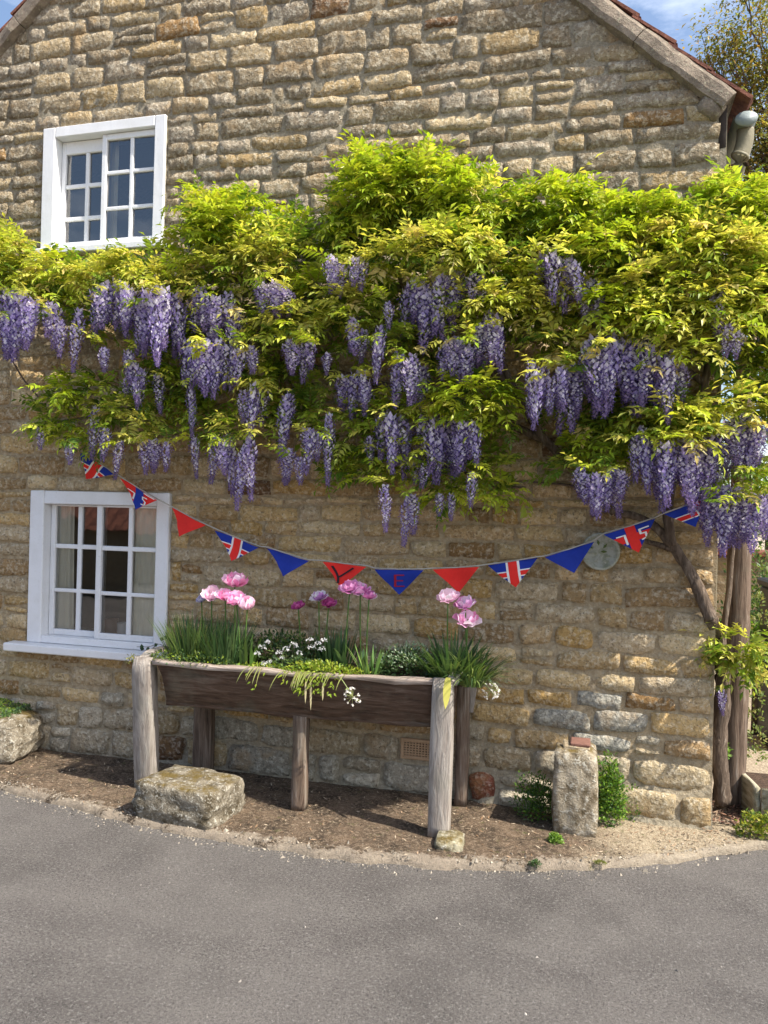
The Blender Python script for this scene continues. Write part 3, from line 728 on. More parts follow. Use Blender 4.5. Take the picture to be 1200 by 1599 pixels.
# feeding trough -------------------------------------------------------------
TR = thing('feeding_trough', (-1.65, -.35, 0), 'weathered wooden feeding trough on legs planted with spring flowers against the wall', 'trough')
def plank(mb, a, b, w, t, up_=Vector((0, 0, 1)), sag=0, n=8, mtx=None, irr=.004):
    """a board from a to b, width w along up_, thickness t, with wavering edges"""
    a, b = Vector(a), Vector(b); d = (b - a).normalized(); up_ = (up_ - d * up_.dot(d)).normalized(); sd = d.cross(up_)
    vs = []; fs = []; prof = [(-.5, -.5), (-.5, .5), (-.46, .5 + 0), (.46, .5), (.5, .46), (.5, -.46), (.46, -.5), (-.46, -.5)]
    prof = [(-.5, -.4), (-.5, .4), (-.47, .5), (.47, .5), (.5, .4), (.5, -.4), (.47, -.5), (-.47, -.5)]
    for i in range(n + 1):
        t_ = i / n; p = a.lerp(b, t_) + Vector((0, 0, -sag * 4 * t_ * (1 - t_)))
        for (u, v) in prof:
            q = p + up_ * (u * w + noise.noise(p * 5 + Vector((u * 3, 0, 1))) * irr * 1.5) + sd * (v * t + noise.noise(p * 7 + Vector((0, v * 2, 4))) * irr)
            vs.append(q)
    k = 8
    for i in range(n):
        for j in range(k): fs.append((i * k + j, i * k + (j + 1) % k, (i + 1) * k + (j + 1) % k, (i + 1) * k + j))
    fs += [tuple(range(k))[::-1], tuple(range(n * k, n * k + k))]; mb.add(vs, fs)
X0, X1 = -2.555, -.775
mb = MB(); plank(mb, (X0 + .05, -.50, .675), (X1, -.515, .70), .265, .032, Vector((0, -.34, 1)), .01, 24, irr=.006); mb.build('front_board', M['wood_dark'], TR, loc=(-1.6, -.5, .7))
mb = MB(); plank(mb, (X0 + .05, -.17, .68), (X1, -.17, .69), .26, .03, Vector((0, .34, 1)), 0, 12); mb.build('back_board', M['wood_dark'], TR, loc=(-1.6, -.17, .7))
mb = MB(); plank(mb, (X0 + .08, -.34, .565), (X1, -.34, .59), .03, .26, Vector((0, 0, 1)), 0, 12); mb.build('bottom_board', M['wood_dark'], TR, loc=(-1.6, -.34, .57))
mb = MB(); plank(mb, (X0 + .0, -.553, .812), (X1 - .0, -.565, .832), .03, .045, Vector((0, 0, 1)), .012, 30, irr=.009); mb.build('rim', M['wood_rim'], TR, loc=(-1.6, -.55, .82))
mb = MB(); plank(mb, (X0 + .05, -.462, .545), (X1, -.475, .572), .03, .03, Vector((0, 0, 1)), .008, 20, irr=.007); mb.build('lower_rail', M['wood_dark'], TR, loc=(-1.6, -.46, .55))
for xe, lean in ((-2.53, .06), (-.755, -.0)):
    mb = MB(); vs = [(xe, -.56, .80), (xe, -.12, .80), (xe + lean, -.22, .56), (xe + lean, -.46, .56)]
    vs += [(x + .025, y, z) for x, y, z in vs]; mb.add(vs, [(0, 1, 2, 3), (7, 6, 5, 4), (0, 4, 5, 1), (1, 5, 6, 2), (2, 6, 7, 3), (3, 7, 4, 0)])
    mb.build('end_board', M['wood_dark'], TR, smooth=False, loc=(xe, -.34, .7))
def leg(x0, x1, y0, y1, h, top_r=.0, mat='wood_grey', lean=(0, 0), label=None):
    mb = MB(); n = 16; vs = []; fs = []; b = .007
    for i in range(n + 1):
        t = i / n; z_ = h * t; ins = 0
        cx = (x0 + x1) / 2 + lean[0] * (1 - t); cy = (y0 + y1) / 2 + lean[1] * (1 - t); hw = (x1 - x0) / 2; hd = (y1 - y0) / 2
        if top_r and z_ > h - top_r: k = (z_ - (h - top_r)) / top_r; hd *= math.sqrt(max(.02, 1 - k * k)) * .8 + .2
        wv_ = noise.noise(Vector((x0 * 7, z_ * 5, 1))) * .005
        for (u, v) in ((-1, -1 + b / hd), (-1, 1 - b / hd), (-1 + b / hw, 1), (1 - b / hw, 1), (1, 1 - b / hd), (1, -1 + b / hd), (1 - b / hw, -1), (-1 + b / hw, -1)):
            vs.append((cx + u * (hw + wv_), cy + v * hd, z_))
    for i in range(n):
        for j in range(8): fs.append((i * 8 + j, i * 8 + (j + 1) % 8, (i + 1) * 8 + (j + 1) % 8, (i + 1) * 8 + j))
    fs += [tuple(range(8))[::-1], tuple(range(n * 8, n * 8 + 8))]; mb.add(vs, fs)
    o = mb.build('leg', M[mat], TR, loc=((x0 + x1) / 2, y0, 0)); 
    if label: o['label'] = label
leg(-2.685, -2.565, -.60, -.49, .835, .10, lean=(-.02, .1), label='wide grey front leg at the left end')
leg(-.80, -.685, -.62, -.53, .855, .07, lean=(.0, -.02), label='tall grey front leg at the right end')
leg(-1.655, -1.57, -.50, -.42, .545, mat='wood_post', lean=(.01, -.03), label='dark middle leg')
leg(-2.50, -2.37, -.14, -.07, .70, mat='wood_post'); leg(-.735, -.66, -.15, -.07, .72, mat='wood_post')
for xe, col_ in ((-2.625, 'wood_grey'), (-.70, 'wood_grey')):   # curved end rails from front leg over to the rear leg
    mb = MB(); pts = smoothpts([(xe, -.575, .83), (xe + .02, -.48, .868), (xe + .04, -.30, .865), (xe + .05, -.16, .82), (xe + .05, -.10, .72), (xe + .03, -.09, .56)] if xe > -1 else [(xe, -.56, .82), (xe, -.46, .85), (xe + .02, -.30, .85), (xe + .04, -.16, .80), (xe + .05, -.11, .70)], 5)
    vs = []; fs = []
    for i, p in enumerate(pts):
        for (dx, dz) in ((-.03, -.012), (.03, -.012), (.03, .012), (-.03, .012)):
            d = (pts[min(i + 1, len(pts) - 1)] - pts[max(i - 1, 0)]).normalized(); nn = Vector((0, -d.z, d.y)); vs.append(p + Vector((dx, 0, 0)) + nn * dz)
    for i in range(len(pts) - 1):
        for j in range(4): fs.append((i * 4 + j, i * 4 + (j + 1) % 4, (i + 1) * 4 + (j + 1) % 4, (i + 1) * 4 + j))
    fs += [(0, 1, 2, 3), tuple(len(vs) - 4 + q for q in range(4))]; mb.add(vs, fs); mb.build('end_rail', M[col_], TR, smooth=False, loc=pts[0])
mb = MB(); n = 30
for i in range(n + 1):
    for j in range(7):
        x = X0 + .0 + (X1 - X0) * i / n; y = -.55 + .42 * j / 6; mb.v.append((x, y, .79 + noise.noise(Vector((x * 9, y * 9, 0))) * .02)); mb.c.append((.5,) * 3)
for i in range(n):
    for j in range(6): mb.f.append((i * 7 + j, (i + 1) * 7 + j, (i + 1) * 7 + j + 1, i * 7 + j + 1))
mb.build('soil', M['soil'], TR, loc=(-1.6, -.34, .79))

# ---------------------------------------------------------------- plants
def vcol(c, k=.2): f = U(1 - k, 1 + k); return tuple(min(1, v * f * U(.93, 1.07)) for v in c)
def blade(mb, p, d, L, w, col, bend=.6, n=4, fold=.25):
    """a narrow leaf growing from p towards d, arching over"""
    p = Vector(p); d = Vector(d).normalized(); hz = Vector((d.x, d.y, 0)); hz = hz.normalized() if hz.length > .05 else Vector((U(-1, 1), U(-1, 1), 0)).normalized()
    sd = hz.cross(Vector((0, 0, 1))).normalized(); vs = []; q = p.copy(); st = L / n
    for i in range(n + 1):
        t = i / n; ww = w * math.sin(math.pi * min(1, .18 + .82 * t)) ** .8 if i < n else 0
        vs += [q - sd * ww / 2, q + sd * ww / 2]
        d = (d + Vector((hz.x * bend * .5, hz.y * bend * .5, -bend)) * (st / L) * (t + .3)).normalized(); q = q + d * st
    mb.add(vs, [(2 * i, 2 * i + 1, 2 * i + 3, 2 * i + 2) for i in range(n)], col)
def leaflet(mb, p, d, nrm, L, w, col, cup=.2):
    d = d.normalized(); s = d.cross(nrm).normalized(); nn = s.cross(d)
    m_ = p + d * L * .42
    mb.add([p, m_ - s * w / 2 + nn * w * cup, m_ - nn * 0, m_ + s * w / 2 + nn * w * cup, p + d * L - nn * L * .12], [(0, 2, 1), (0, 3, 2), (1, 2, 4), (2, 3, 4)], col)
def tuft(mb, c, rx, ry, n, L, w, cols, spread=.5, bend=.6):
    for _ in range(n):
        a = U(0, 6.283); r = math.sqrt(rnd()); x, y = r * math.cos(a), r * math.sin(a)
        p = Vector((c[0] + x * rx, c[1] + y * ry, c[2])); d = Vector((x * spread + U(-.2, .2), y * spread + U(-.2, .2), 1))
        blade(mb, p, d, L * U(.6, 1.1), w * U(.7, 1.2), vcol(random.choice(cols)), bend * U(.3, 1.3))
def cushion(mb, c, r3, n, s, cols, up_=.5):
    """a mound of small leaves filling an ellipsoid's upper shell"""
    for _ in range(n):
        v = Vector((random.gauss(0, 1), random.gauss(0, 1), abs(random.gauss(0, 1)))).normalized(); k = U(.55, 1.05)
        p = Vector((c[0] + v.x * r3[0] * k, c[1] + v.y * r3[1] * k, c[2] + v.z * r3[2] * k))
        d = (v + Vector((U(-.8, .8), U(-.8, .8), U(-.5, .9)))).normalized(); nr = (v + Vector((U(-.5, .5), U(-.5, .5), up_))).normalized()
        leaflet(mb, p, d, nr, s * U(.6, 1.2), s * U(.35, .6), vcol(random.choice(cols), .25))
TZ = .80
def plant(name, x, y, z_, label, cat, group=None): return thing(name, (x, y, z_), label, cat, group)
def petal(mb, base, ax, out, L, w, col, curl=.3, tipc=None):
    s = ax.cross(out).normalized(); n = 4; vs = []; cs = []
    for i in range(n + 1):
        t = i / n; c = base + ax * (L * t) + out * (L * (.55 * math.sin(t * 2.2) * (1 - curl * t)))
        ww = w * (math.sin(math.pi * (.12 + .80 * t)) ** .7) / 2
        cc = tuple(a * (1 - t) + b * t for a, b in zip(col, tipc or col))
        for k in (-1, 0, 1): vs.append(c + Vector((U(-1, 1), U(-1, 1), U(-1, 1))) * L * .05 + s * ww * k - out * (.25 * ww * (k == 0) - 0) + (ax * .12 * L * (0 if k == 0 else -1) * (i == n))); cs.append(cc)
    fs = []
    for i in range(n):
        a = i * 3; fs += [(a, a + 1, a + 4, a + 3), (a + 1, a + 2, a + 5, a + 4)]
    mb.add(vs, fs, cs)
def tulip(px, py, Y, r, pal, label, leaves=3, open_=.7, lean=.0, n=14):
    r *= 1.32; h = at(px, py, Y); bx = h.x + U(-.03, .03) - lean; base = Vector((bx, max(-.48, min(-.2, Y + .03)), TZ))
    t = plant('tulip', base.x, base.y, base.z, label, 'tulip', 'double tulips growing in the trough')
    s = MB(); tube(s, smoothpts([base, base.lerp(h, .5) + Vector((U(-.01, .01), 0, 0)), h], 4), .0042, 6, (.12, .22, .05)); s.build('stem', M['blade'], t, loc=base)
    axis = (h - base).normalized() + Vector((U(-.25, .25), -.35 + U(-.2, .1), 0)); axis.normalize()
    f = MB(); u = axis.cross(Vector((0, 1, 0))).normalized(); v = axis.cross(u)
    for k in range(n):
        a = k * 2.39996; ring = k / n; o_ = (u * math.cos(a) + v * math.sin(a)); ax_ = (axis * (1.15 - ring * open_) + o_ * ring * open_ * .9).normalized()
        c = random.choice(pal); petal(f, h - axis * r * .5 + o_ * r * .12, ax_, o_, r * U(1.15, 1.4), r * U(.95, 1.2), vcol(c, .12), .5, tuple(min(1, q * 1.25 + .03) for q in c))
    f.build('flower', M['petal'], t, loc=h)
    for k in range(leaves):
        a = U(0, 6.28); l = MB(); blade(l, base, (math.cos(a) * .35, math.sin(a) * .25 - .1, 1), U(.13, .20), U(.026, .04), vcol((.10, .17, .075)), U(.3, .9), 6); l.build('leaf', M['blade'], t, loc=base)
PK = [(.84, .42, .60), (.88, .55, .68), (.78, .30, .50), (.9, .68, .76)]; LP = [(.88, .66, .73), (.92, .76, .80), (.84, .52, .64)]
MV = [(.62, .30, .52), (.72, .42, .64), (.84, .70, .80), (.55, .20, .42)]; WV = [(.80, .76, .80), (.45, .22, .50), (.88, .86, .88)]; PU = [(.42, .06, .26), (.55, .12, .36)]
tulip(367, 907, -.36, .050, PK, 'deep pink double tulip, the highest bloom of the left cluster')
tulip(331, 929, -.38, .044, LP, 'pale pink double tulip, leftmost of the pink cluster')
tulip(352, 930, -.42, .038, PK, 'rose pink double tulip squeezed in the middle of the left cluster')
tulip(369, 936, -.44, .040, PK, 'bright pink double tulip low in the left cluster, next to the round pale one')
tulip(387, 944, -.46, .042, LP, 'pale pink cup-shaped tulip at the right of the left cluster', open_=.3)
tulip(315, 936, -.30, .024, [(.45, .45, .62), (.6, .6, .7)], 'small greyish lilac tulip at the far left of the pink cluster', 2)
tulip(466, 946, -.28, .028, PU, 'small dark magenta tulip bloom against the wall', 2, open_=.8)
tulip(498, 932, -.30, .033, WV, 'white and violet striped tulip beside the magenta ones', open_=.9)
tulip(514, 942, -.28, .030, PU, 'magenta tulip just right of the striped one', 2)
tulip(547, 917, -.40, .038, MV, 'mauve and white tulip in front of the red pennant with black letter', open_=.9)
tulip(563, 921, -.38, .036, MV, 'mauve tulip in the middle of the centre pair, leaning right', open_=.9)
tulip(577, 930, -.40, .030, MV, 'small mauve tulip lowest and rightmost of the centre cluster', 2)
tulip(700, 932, -.42, .040, LP, 'pale pink tulip below the plain red pennant', open_=.8)
tulip(727, 942, -.40, .036, MV, 'mauve pink tulip right of the pale one', open_=.9)
tulip(731, 967, -.42, .042, PK + WV[:1], 'large ragged pink tulip, lowest of the right cluster', open_=.95)
G1 = [(.09, .16, .055), (.14, .22, .06), (.06, .12, .05), (.20, .27, .08)]; G2 = [(.06, .12, .045), (.10, .17, .06)]; LM = [(.30, .40, .04), (.22, .34, .04), (.38, .42, .06)]
def bladeplant(name, px, py, Y, rx, ry, n, L, w, cols, label, cat, spread=.5, bend=.6, group=None):
    c = at(px, py, Y); c.z = TZ; t = plant(name, c.x, c.y, TZ, label, cat, group)
    mb = MB(); tuft(mb, c, rx, ry, n, L, w, cols, spread, bend); mb.build('foliage', M['blade'], t, loc=c)['kind'] = 'stuff'; return t
GT = 'leafy tufts in the trough'
bladeplant('grassy_tuft', 300, 1035, -.36, .14, .12, 300, .32, .007, G1 + [(.16, .22, .08)], 'fine grassy tuft at the left end of the trough', 'plant', .5, .4)
bladeplant('grassy_tuft', 352, 1037, -.38, .13, .12, 300, .30, .008, G2 + G1[:1], 'dark grassy tuft below the pink tulips, next to the left end one', 'plant', .4, .4)
bladeplant('tulip_leaves', 385, 1040, -.42, .05, .05, 12, .20, .022, [(.14, .24, .05)], 'few broad upright green leaves right of the dark grassy tuft', 'plant', .3, .3)
bladeplant('strap_leaf_plant', 525, 1045, -.28, .10, .08, 60, .26, .018, G2, 'dark upright strap leaves behind the white flowers', 'plant', .3, .2)
bladeplant('strap_leaf_plant', 578, 1050, -.46, .05, .05, 26, .22, .012, [(.20, .32, .08), (.14, .26, .07)], 'light green strappy sprout in the middle of the trough', 'plant', .5, .35)
bladeplant('strap_leaf_plant', 705, 1056, -.38, .12, .10, 170, .30, .018, G2 + G1[:2], 'dark spiky strap leaves at the right end of the trough', 'plant', .9, .7)
bladeplant('grassy_tuft', 738, 1060, -.44, .08, .07, 200, .30, .008, G1, 'arching grassy tuft spilling over the right end of the trough', 'plant', .9, 1.6)
def cush(name, c, r3, n, s, cols, label, cat, mat='leaf'):
    t = thing(name, c, label, cat); mb = MB(); cushion(mb, c, r3, n, s, cols); o = mb.build('foliage', M[mat], t, loc=c); o['kind'] = 'stuff'; return t
c = at(445, 1010, -.26); cush('shrubby_plant', (c.x, c.y, .80), (.32, .12, .20), 1500, .030, G2 + G1, 'low dark bushy plant behind the white candytuft', 'plant')
c = at(640, 1040, -.34); pv = cush('bushy_plant', (c.x, c.y, .80), (.22, .15, .16), 1500, .026, G2 + G1[:1], 'round dark green bushy plant with a whitish variegated top', 'plant')
mb = MB(); cushion(mb, (c.x + .0, c.y, .87), (.17, .12, .13), 500, .022, [(.48, .58, .42), (.35, .45, .3)]); mb.build('pale_leaves', M['leaf'], pv, loc=c)['kind'] = 'stuff'
c = at(300, 1040, -.5); cush('edging_plant', (c.x - .02, c.y, .80), (.32, .08, .08), 1100, .022, G1 + LM[:1], 'low leafy edging plant along the left part of the rim', 'plant')
# lime trailing plant
c = at(500, 1050, -.52); lt = thing('trailing_plant', (c.x, -.5, .81), 'lime green trailing plant spilling over the middle of the rim', 'plant')
mb = MB(); cushion(mb, (c.x + .02, -.50, .80), (.27, .09, .075), 900, .024, LM)
cushion(mb, (c.x - .35, -.50, .80), (.20, .06, .04), 300, .020, LM)
for k in range(26):
    x = c.x - .05 + random.gauss(0, .07) if k < 16 else c.x + U(-.5, .25); p = Vector((x, -.56, .83)); d = Vector((U(-.2, .2), -1, .2)); blade(mb, p, d, U(.10, .24), .007, vcol((.33, .36, .12)), 2.4, 6)
    for q in range(5 if k < 16 else 1): leaflet(mb, p + Vector((U(-.03, .03), -.03 + U(-.02, 0), -U(0, .12))), Vector((U(-1, 1), -.5, -U(0, 1))), Vector((0, -1, .5)), .028, .012, vcol(LM[0]))
mb.build('foliage', M['leaf'], lt, loc=(c.x, -.5, .81))['kind'] = 'stuff'
for px, py, ln in ((478, 1075, .10), (486, 1078, .12), (505, 1078, .08), (460, 1070, .05)):
    b = MB(); p = at(px, py - 12, -.60); blade(b, p, (U(-.1, .1), -.2, -1), ln * 1.3, .012, (.48, .42, .24), .2, 4); b.build('dry_strand', M['blade'], lt, loc=p)
# candytuft
ct = thing('candytuft', (at(470, 1020, -.46).x, -.46, .80), 'clump of small white candytuft flower heads above the lime plant', 'plant')
mb = MB(); cushion(mb, (ct.location.x, -.45, .80), (.24, .08, .09), 420, .022, G2 + G1); mb.build('foliage', M['leaf'], ct, loc=ct.location)['kind'] = 'stuff'
for px, py, r_ in ((410, 1012, .024), (402, 1022, .018), (418, 1004, .016), (436, 1020, .018), (448, 1015, .024), (459, 1009, .026), (468, 1022, .02), (484, 1000, .018), (487, 1012, .022), (497, 1006, .018), (506, 1002, .020), (503, 1015, .020), (412, 1038, .018), (421, 1034, .016), (441, 1028, .014)):
    p = at(px, py, -.50); f = MB()
    for k in range(34):
        v = Vector((random.gauss(0, 1), random.gauss(0, 1), abs(random.gauss(0, .7)))).normalized() * r_
        f.add([p + v + Vector((U(-1, 1), U(-.5, .5), U(-1, 1))) * .007 for _ in range(3)], [(0, 1, 2)], (.86, .87, .85))
    f.build('flower_head', M['petal'], ct, loc=p)
# white starry flower heads hanging over
for px, py, px2, py2, Y, lab in ((551, 1088, 520, 1050, -.62, 'white starry flower head hanging in front of the trough board'), (767, 1078, 735, 1058, -.50, 'white starry flower head poking out beside the right end of the trough')):
    h = at(px, py, Y); b_ = at(px2, py2, -.50); b_.z = .81; t = thing('white_flower', b_, lab, 'flower', 'drooping white flower heads')
    s = MB(); tube(s, smoothpts([b_, b_.lerp(h, .5) + Vector((0, -.04, .05)), h], 5), .003, 5, (.3, .36, .14)); s.build('stem', M['blade'], t, loc=b_)
    f = MB()
    for k in range(30):
        v = Vector((random.gauss(0, 1), random.gauss(0, .6) - .3, random.gauss(0, 1))).normalized(); e = h + v * U(.034, .046)
        tube(f, [h, e], .0012, 3, (.45, .5, .2), cap=False)
        for q in range(5):
            w_ = (v + Vector((U(-1, 1), U(-1, 1), U(-1, 1))) * .9).normalized(); s_ = v.cross(w_).normalized()
            f.add([e, e + w_ * .009 + s_ * .004, e + w_ * .014, e + w_ * .009 - s_ * .004], [(0, 1, 2, 3)], (.88, .87, .80))
    f.build('flower_head', M['petal'], t, loc=h)
# yellow dead leaf over the leg
mb = MB(); p = at(700, 1058, -.63); blade(mb, p, (0, -.3, -.8), .17, .042, (.62, .58, .13), .4, 7)
tag(mb.build('withered_leaf', M['blade'], loc=p), 'long yellow withered leaf hanging down the right front leg of the trough', 'leaf')
# ivy sprigs at the window corner
iv = thing('ivy_sprig', at(250, 1010, -.2), 'dark ivy sprig creeping past the lower right corner of the lower window', 'ivy')
for px, py in ((219, 1009), (231, 1010), (247, 1005), (257, 999), (262, 993), (238, 1012), (268, 1008), (226, 1014)):
    b = MB(); p = at(px, py, -.22); leaflet(b, p, Vector((U(-1, 1), -.2, U(-1, .4))), Vector((0, -1, .4)), .034, .030, vcol((.04, .08, .03))); b.build('leaf', M['leaf'], iv, loc=p)
b = MB(); tube(b, smoothpts([at(270, 1020, -.25), at(250, 1006, -.22), at(232, 1010, -.22), at(214, 1010, -.22)], 4), .002, 5, (.1, .08, .04)); b.build('stem', M['bark'], iv, loc=at(250, 1010, -.2))
t = thing('seedling', at(205, 1040, -.3), 'small yellowish sprig beside the top of the left front leg', 'plant'); p = at(206, 1036, -.45); b = MB(); cushion(b, p, (.045, .03, .05), 60, .02, [(.4, .38, .1), (.2, .22, .06)]); b.build('foliage', M['leaf'], t, loc=p)['kind'] = 'stuff'
# weeds by the upright stone, moss on the planter
FG = [(.09, .19, .03), (.14, .27, .035), (.06, .13, .03), (.24, .36, .05)]
def weed(name, px, py, r3, n, s, label, cols=FG, dy=.1, cat='plant'):
    c = gnd(px, py); t = thing(name, (c.x, c.y + dy, 0), label, cat); b = MB()
    for k in range(max(3, n // 160)):
        q = (c.x + U(-.5, .5) * r3[0], c.y + dy + U(-.3, .3) * r3[1], r3[2] * U(-.05, .25)); cushion(b, q, (r3[0] * .75, r3[1] * .8, r3[2] * .8), min(n, 160), s, cols)
    b.build('foliage', M['leaf'], t, loc=t.location)['kind'] = 'stuff'; return t
weed('leafy_weed', 834, 1290, (.12, .08, .27), 1700, .022, 'dark green leafy weed growing left of the upright stone post', G2 + FG[:2], .12)
weed('leafy_weed', 948, 1302, (.10, .09, .40), 1900, .026, 'tall bright green weed growing right of the upright stone post', dy=.16)
weed('leafy_weed', 982, 1288, (.12, .07, .19), 1100, .022, 'lower spreading green weed at the foot of the wall, right of the tall one', dy=.12)
weed('small_weed', 866, 1316, (.04, .03, .045), 110, .018, 'tiny bright weed in front of the upright stone post', [(.25, .4, .07), (.16, .3, .05)], 0)
weed('small_weed', 838, 1352, (.03, .02, .03), 60, .014, 'tiny dark weed at the very edge of the road below the stone post', G2, 0)
weed('small_weed', 935, 1348, (.04, .02, .015), 50, .012, 'sparse tuft of moss at the road edge right of the stone post', [(.2, .22, .06)], 0)
mo = thing('stonecrop', (-4.07, -.27, .27), 'bright green mat of stonecrop on top of the old stone planter', 'plant'); b = MB()
for k in range(3300):
    x, y = U(-.41, .34), U(-.19, .20); q = Matrix.Rotation(.12, 3, 'Z') @ Vector((x, y, 0)); zt = .285 + .035 * (1 - (x / .4) ** 2) + noise.noise(Vector((x * 8, y * 8, 0))) * .025 - (max(0, -y - .1) * .9 + max(0, x - .22) * 1.0)
    p = Vector((-4.07 + q.x, -.25 + q.y, zt)); leaflet(b, p, Vector((U(-1, 1), U(-1, .6), U(0, 1))), Vector((0, -.3, 1)), .022, .012, vcol(random.choice([(.32, .44, .06), (.42, .50, .09), (.22, .34, .05), (.12, .2, .03)] if x < .12 + U(-.1, .1) else G2 + [(.12, .2, .05)]), .25))
b.build('foliage', M['leaf'], mo, loc=mo.location)['kind'] = 'stuff'

# ---------------------------------------------------------------- post and garden at the right
pb = gnd(1145, 1258)
mb = MB(); zz = [0, .3, .6, .9, 1.2, 1.5, 1.8, 2.1, 2.5, 2.9]
tube(mb, smoothpts([(pb.x - .01 + .025 * (z_ / 3) + noise.noise(Vector((0, 0, z_ * 2))) * .012, pb.y, z_) for z_ in zz], 4), [.083 - .006 * i / 9 for i in range(9 * 4 + 1)], 14, wob=.12)
tag(mb.build('wooden_post', M['wood_post'], loc=(pb.x, pb.y, 0)), 'weathered round timber post holding up the wisteria beside the house corner', 'post')
bed = thing('raised_bed', (1.25, .2, 0), 'low timber edged flower bed of dark soil beside the post', 'flower bed')
pA, pB = at(1152, 1193, .42), at(1183, 1254, .11)
mb = MB(); plank(mb, (pA.x, .55, .10), (pB.x, .11, .10), .24, .03); mb.build('board', M['wood_bed'], bed, loc=pB)
mb = MB(); plank(mb, (pB.x + .02, .10, .10), (pB.x + 1.2, .02, .10), .24, .03); mb.build('board', M['wood_bed'], bed, loc=pB)
mb = MB(); mb.add([(pB.x, .11, .17), (pB.x + 1.2, .03, .17), (pB.x + 1.2, .62, .17), (pA.x, .56, .17)], [(0, 1, 2, 3)]); mb.build('soil', M['soil'], bed, smooth=False, loc=pB)
mb = MB()
for _ in range(500):
    x, y = U(.74, 1.05), U(.02, .42); p = Vector((x, y, .02 + hgt(x, y) + U(0, .015))); d = Vector((U(-1, 1), U(-1, 1), U(-.2, .5))).normalized(); w_ = Vector((-d.y, d.x, U(-.5, .5))) * .006; l = U(.01, .028)
    mb.add([p - d * l, p + w_, p + d * l, p - w_], [(0, 1, 2, 3)], random.choice([(.10, .05, .035), (.2, .11, .07), (.35, .25, .17), (.05, .03, .02)]))
tag(mb.build('dead_leaves', M['grit'], smooth=False, loc=(.9, .2, 0)), 'heap of dry dead leaves between the house corner and the timber bed', None, None, 'stuff')
weed('bedding_plant', 1192, 1312, (.11, .07, .15), 700, .028, 'yellow-green bushy plant in front of the timber bed at the right edge', [(.3, .36, .05), (.12, .2, .04), (.4, .4, .08)], .02)
c = at(1125, 1180, .25); weed_t = thing('sprout', (c.x, .25, .3), 'small bright green sprig growing at the base of the post', 'plant'); b = MB(); cushion(b, c, (.04, .03, .08), 90, .04, [(.16, .30, .05), (.25, .40, .1)]); b.build('foliage', M['leaf'], weed_t, loc=c)['kind'] = 'stuff'
c = at(1174, 1110, .9); t = thing('climbing_plant', (c.x + .02, .9, 0), 'thin pale climbing plant standing just right of the timber post', 'plant'); b = MB()
for k in range(9): cushion(b, (c.x + U(-.03, .05), .9, .15 + k * .13), (.07, .07, .12), 70, .03, [(.2, .26, .08), (.28, .28, .1), (.12, .18, .05)])
b.build('foliage', M['leaf'], t, loc=(c.x, .9, 0))['kind'] = 'stuff'
def shrub(c, r3, n, s, cols, label, name='shrub'):
    t = thing(name, (c[0], c[1], 0), label, 'shrub'); b = MB()
    tube(b, [(c[0], c[1], 0), (c[0], c[1], c[2])], .03, 6); b.build('stem', M['bark'], t, loc=(c[0], c[1], 0)); b = MB()
    for k in range(7):
        q = (c[0] + U(-.5, .5) * r3[0], c[1] + U(-.5, .5) * r3[1], c[2] + U(-.6, .5) * r3[2]); cushion(b, q, tuple(r * .6 for r in r3), n // 7, s, cols)
        cushion(b, (q[0], q[1], q[2]), (r3[0] * .55, r3[1] * .55, -r3[2] * .5), n // 10, s, cols)
    b.build('foliage', M['leaf'], t, loc=(c[0], c[1], 0))['kind'] = 'stuff'
p = at(1190, 935, 3.0); shrub((p.x, 3.0, p.z - .2), (.45, .4, .7), 1800, .05, G1 + [(.05, .09, .04)], 'dark green shrub in the garden behind the post')
p = at(1182, 990, 2.2); shrub((p.x, 2.2, p.z - .15), (.22, .3, .28), 900, .045, [(.18, .36, .03), (.12, .26, .03)], 'bright green small shrub behind the post, left of the black bin')
p = at(1215, 790, 4.2); shrub((p.x, 4.4, p.z), (.8, .5, .5), 1800, .06, G1 + FG, 'leafy green shrub rising behind the tile topped garden wall')
p = at(1200, 1000, 1.9); bn = thing('bin', (p.x + .16, 1.9, 0), 'black plastic bin half out of view at the right edge', 'bin')
mb = MB(); zt = at(1195, 905, 1.9).z; box(mb, p.x - .02, p.x + .42, 1.7, 2.15, .01, zt - .06, .02); mb.build('body', M['blackplastic'], bn, smooth=False, loc=bn.location)
mb = MB(); box(mb, p.x - .04, p.x + .44, 1.67, 2.18, zt - .058, zt, .015); mb.build('lid', M['blackplastic'], bn, smooth=False, loc=bn.location)
gw = thing('garden_wall', (3.5, 5.2, 0), 'low stone garden wall with red tile coping seen right of the post', 'wall')
p = at(1180, 868, 5.2); mb = MB(); box(mb, p.x - 1.2, p.x + 5, 5.2, 5.5, -.02, p.z - .02, .0); mb.build('wall', M['far'], gw, smooth=False, loc=gw.location)
for k in range(20):
    mb = MB(); x = p.x - 1.2 + k * .3; box(mb, x, x + .29, 5.15, 5.55, p.z - .018, p.z + .07 + U(-.01, .01), .015, jit=.008); mb.build('coping_tile', M['terra'], gw, smooth=False, loc=(x, 5.2, p.z))
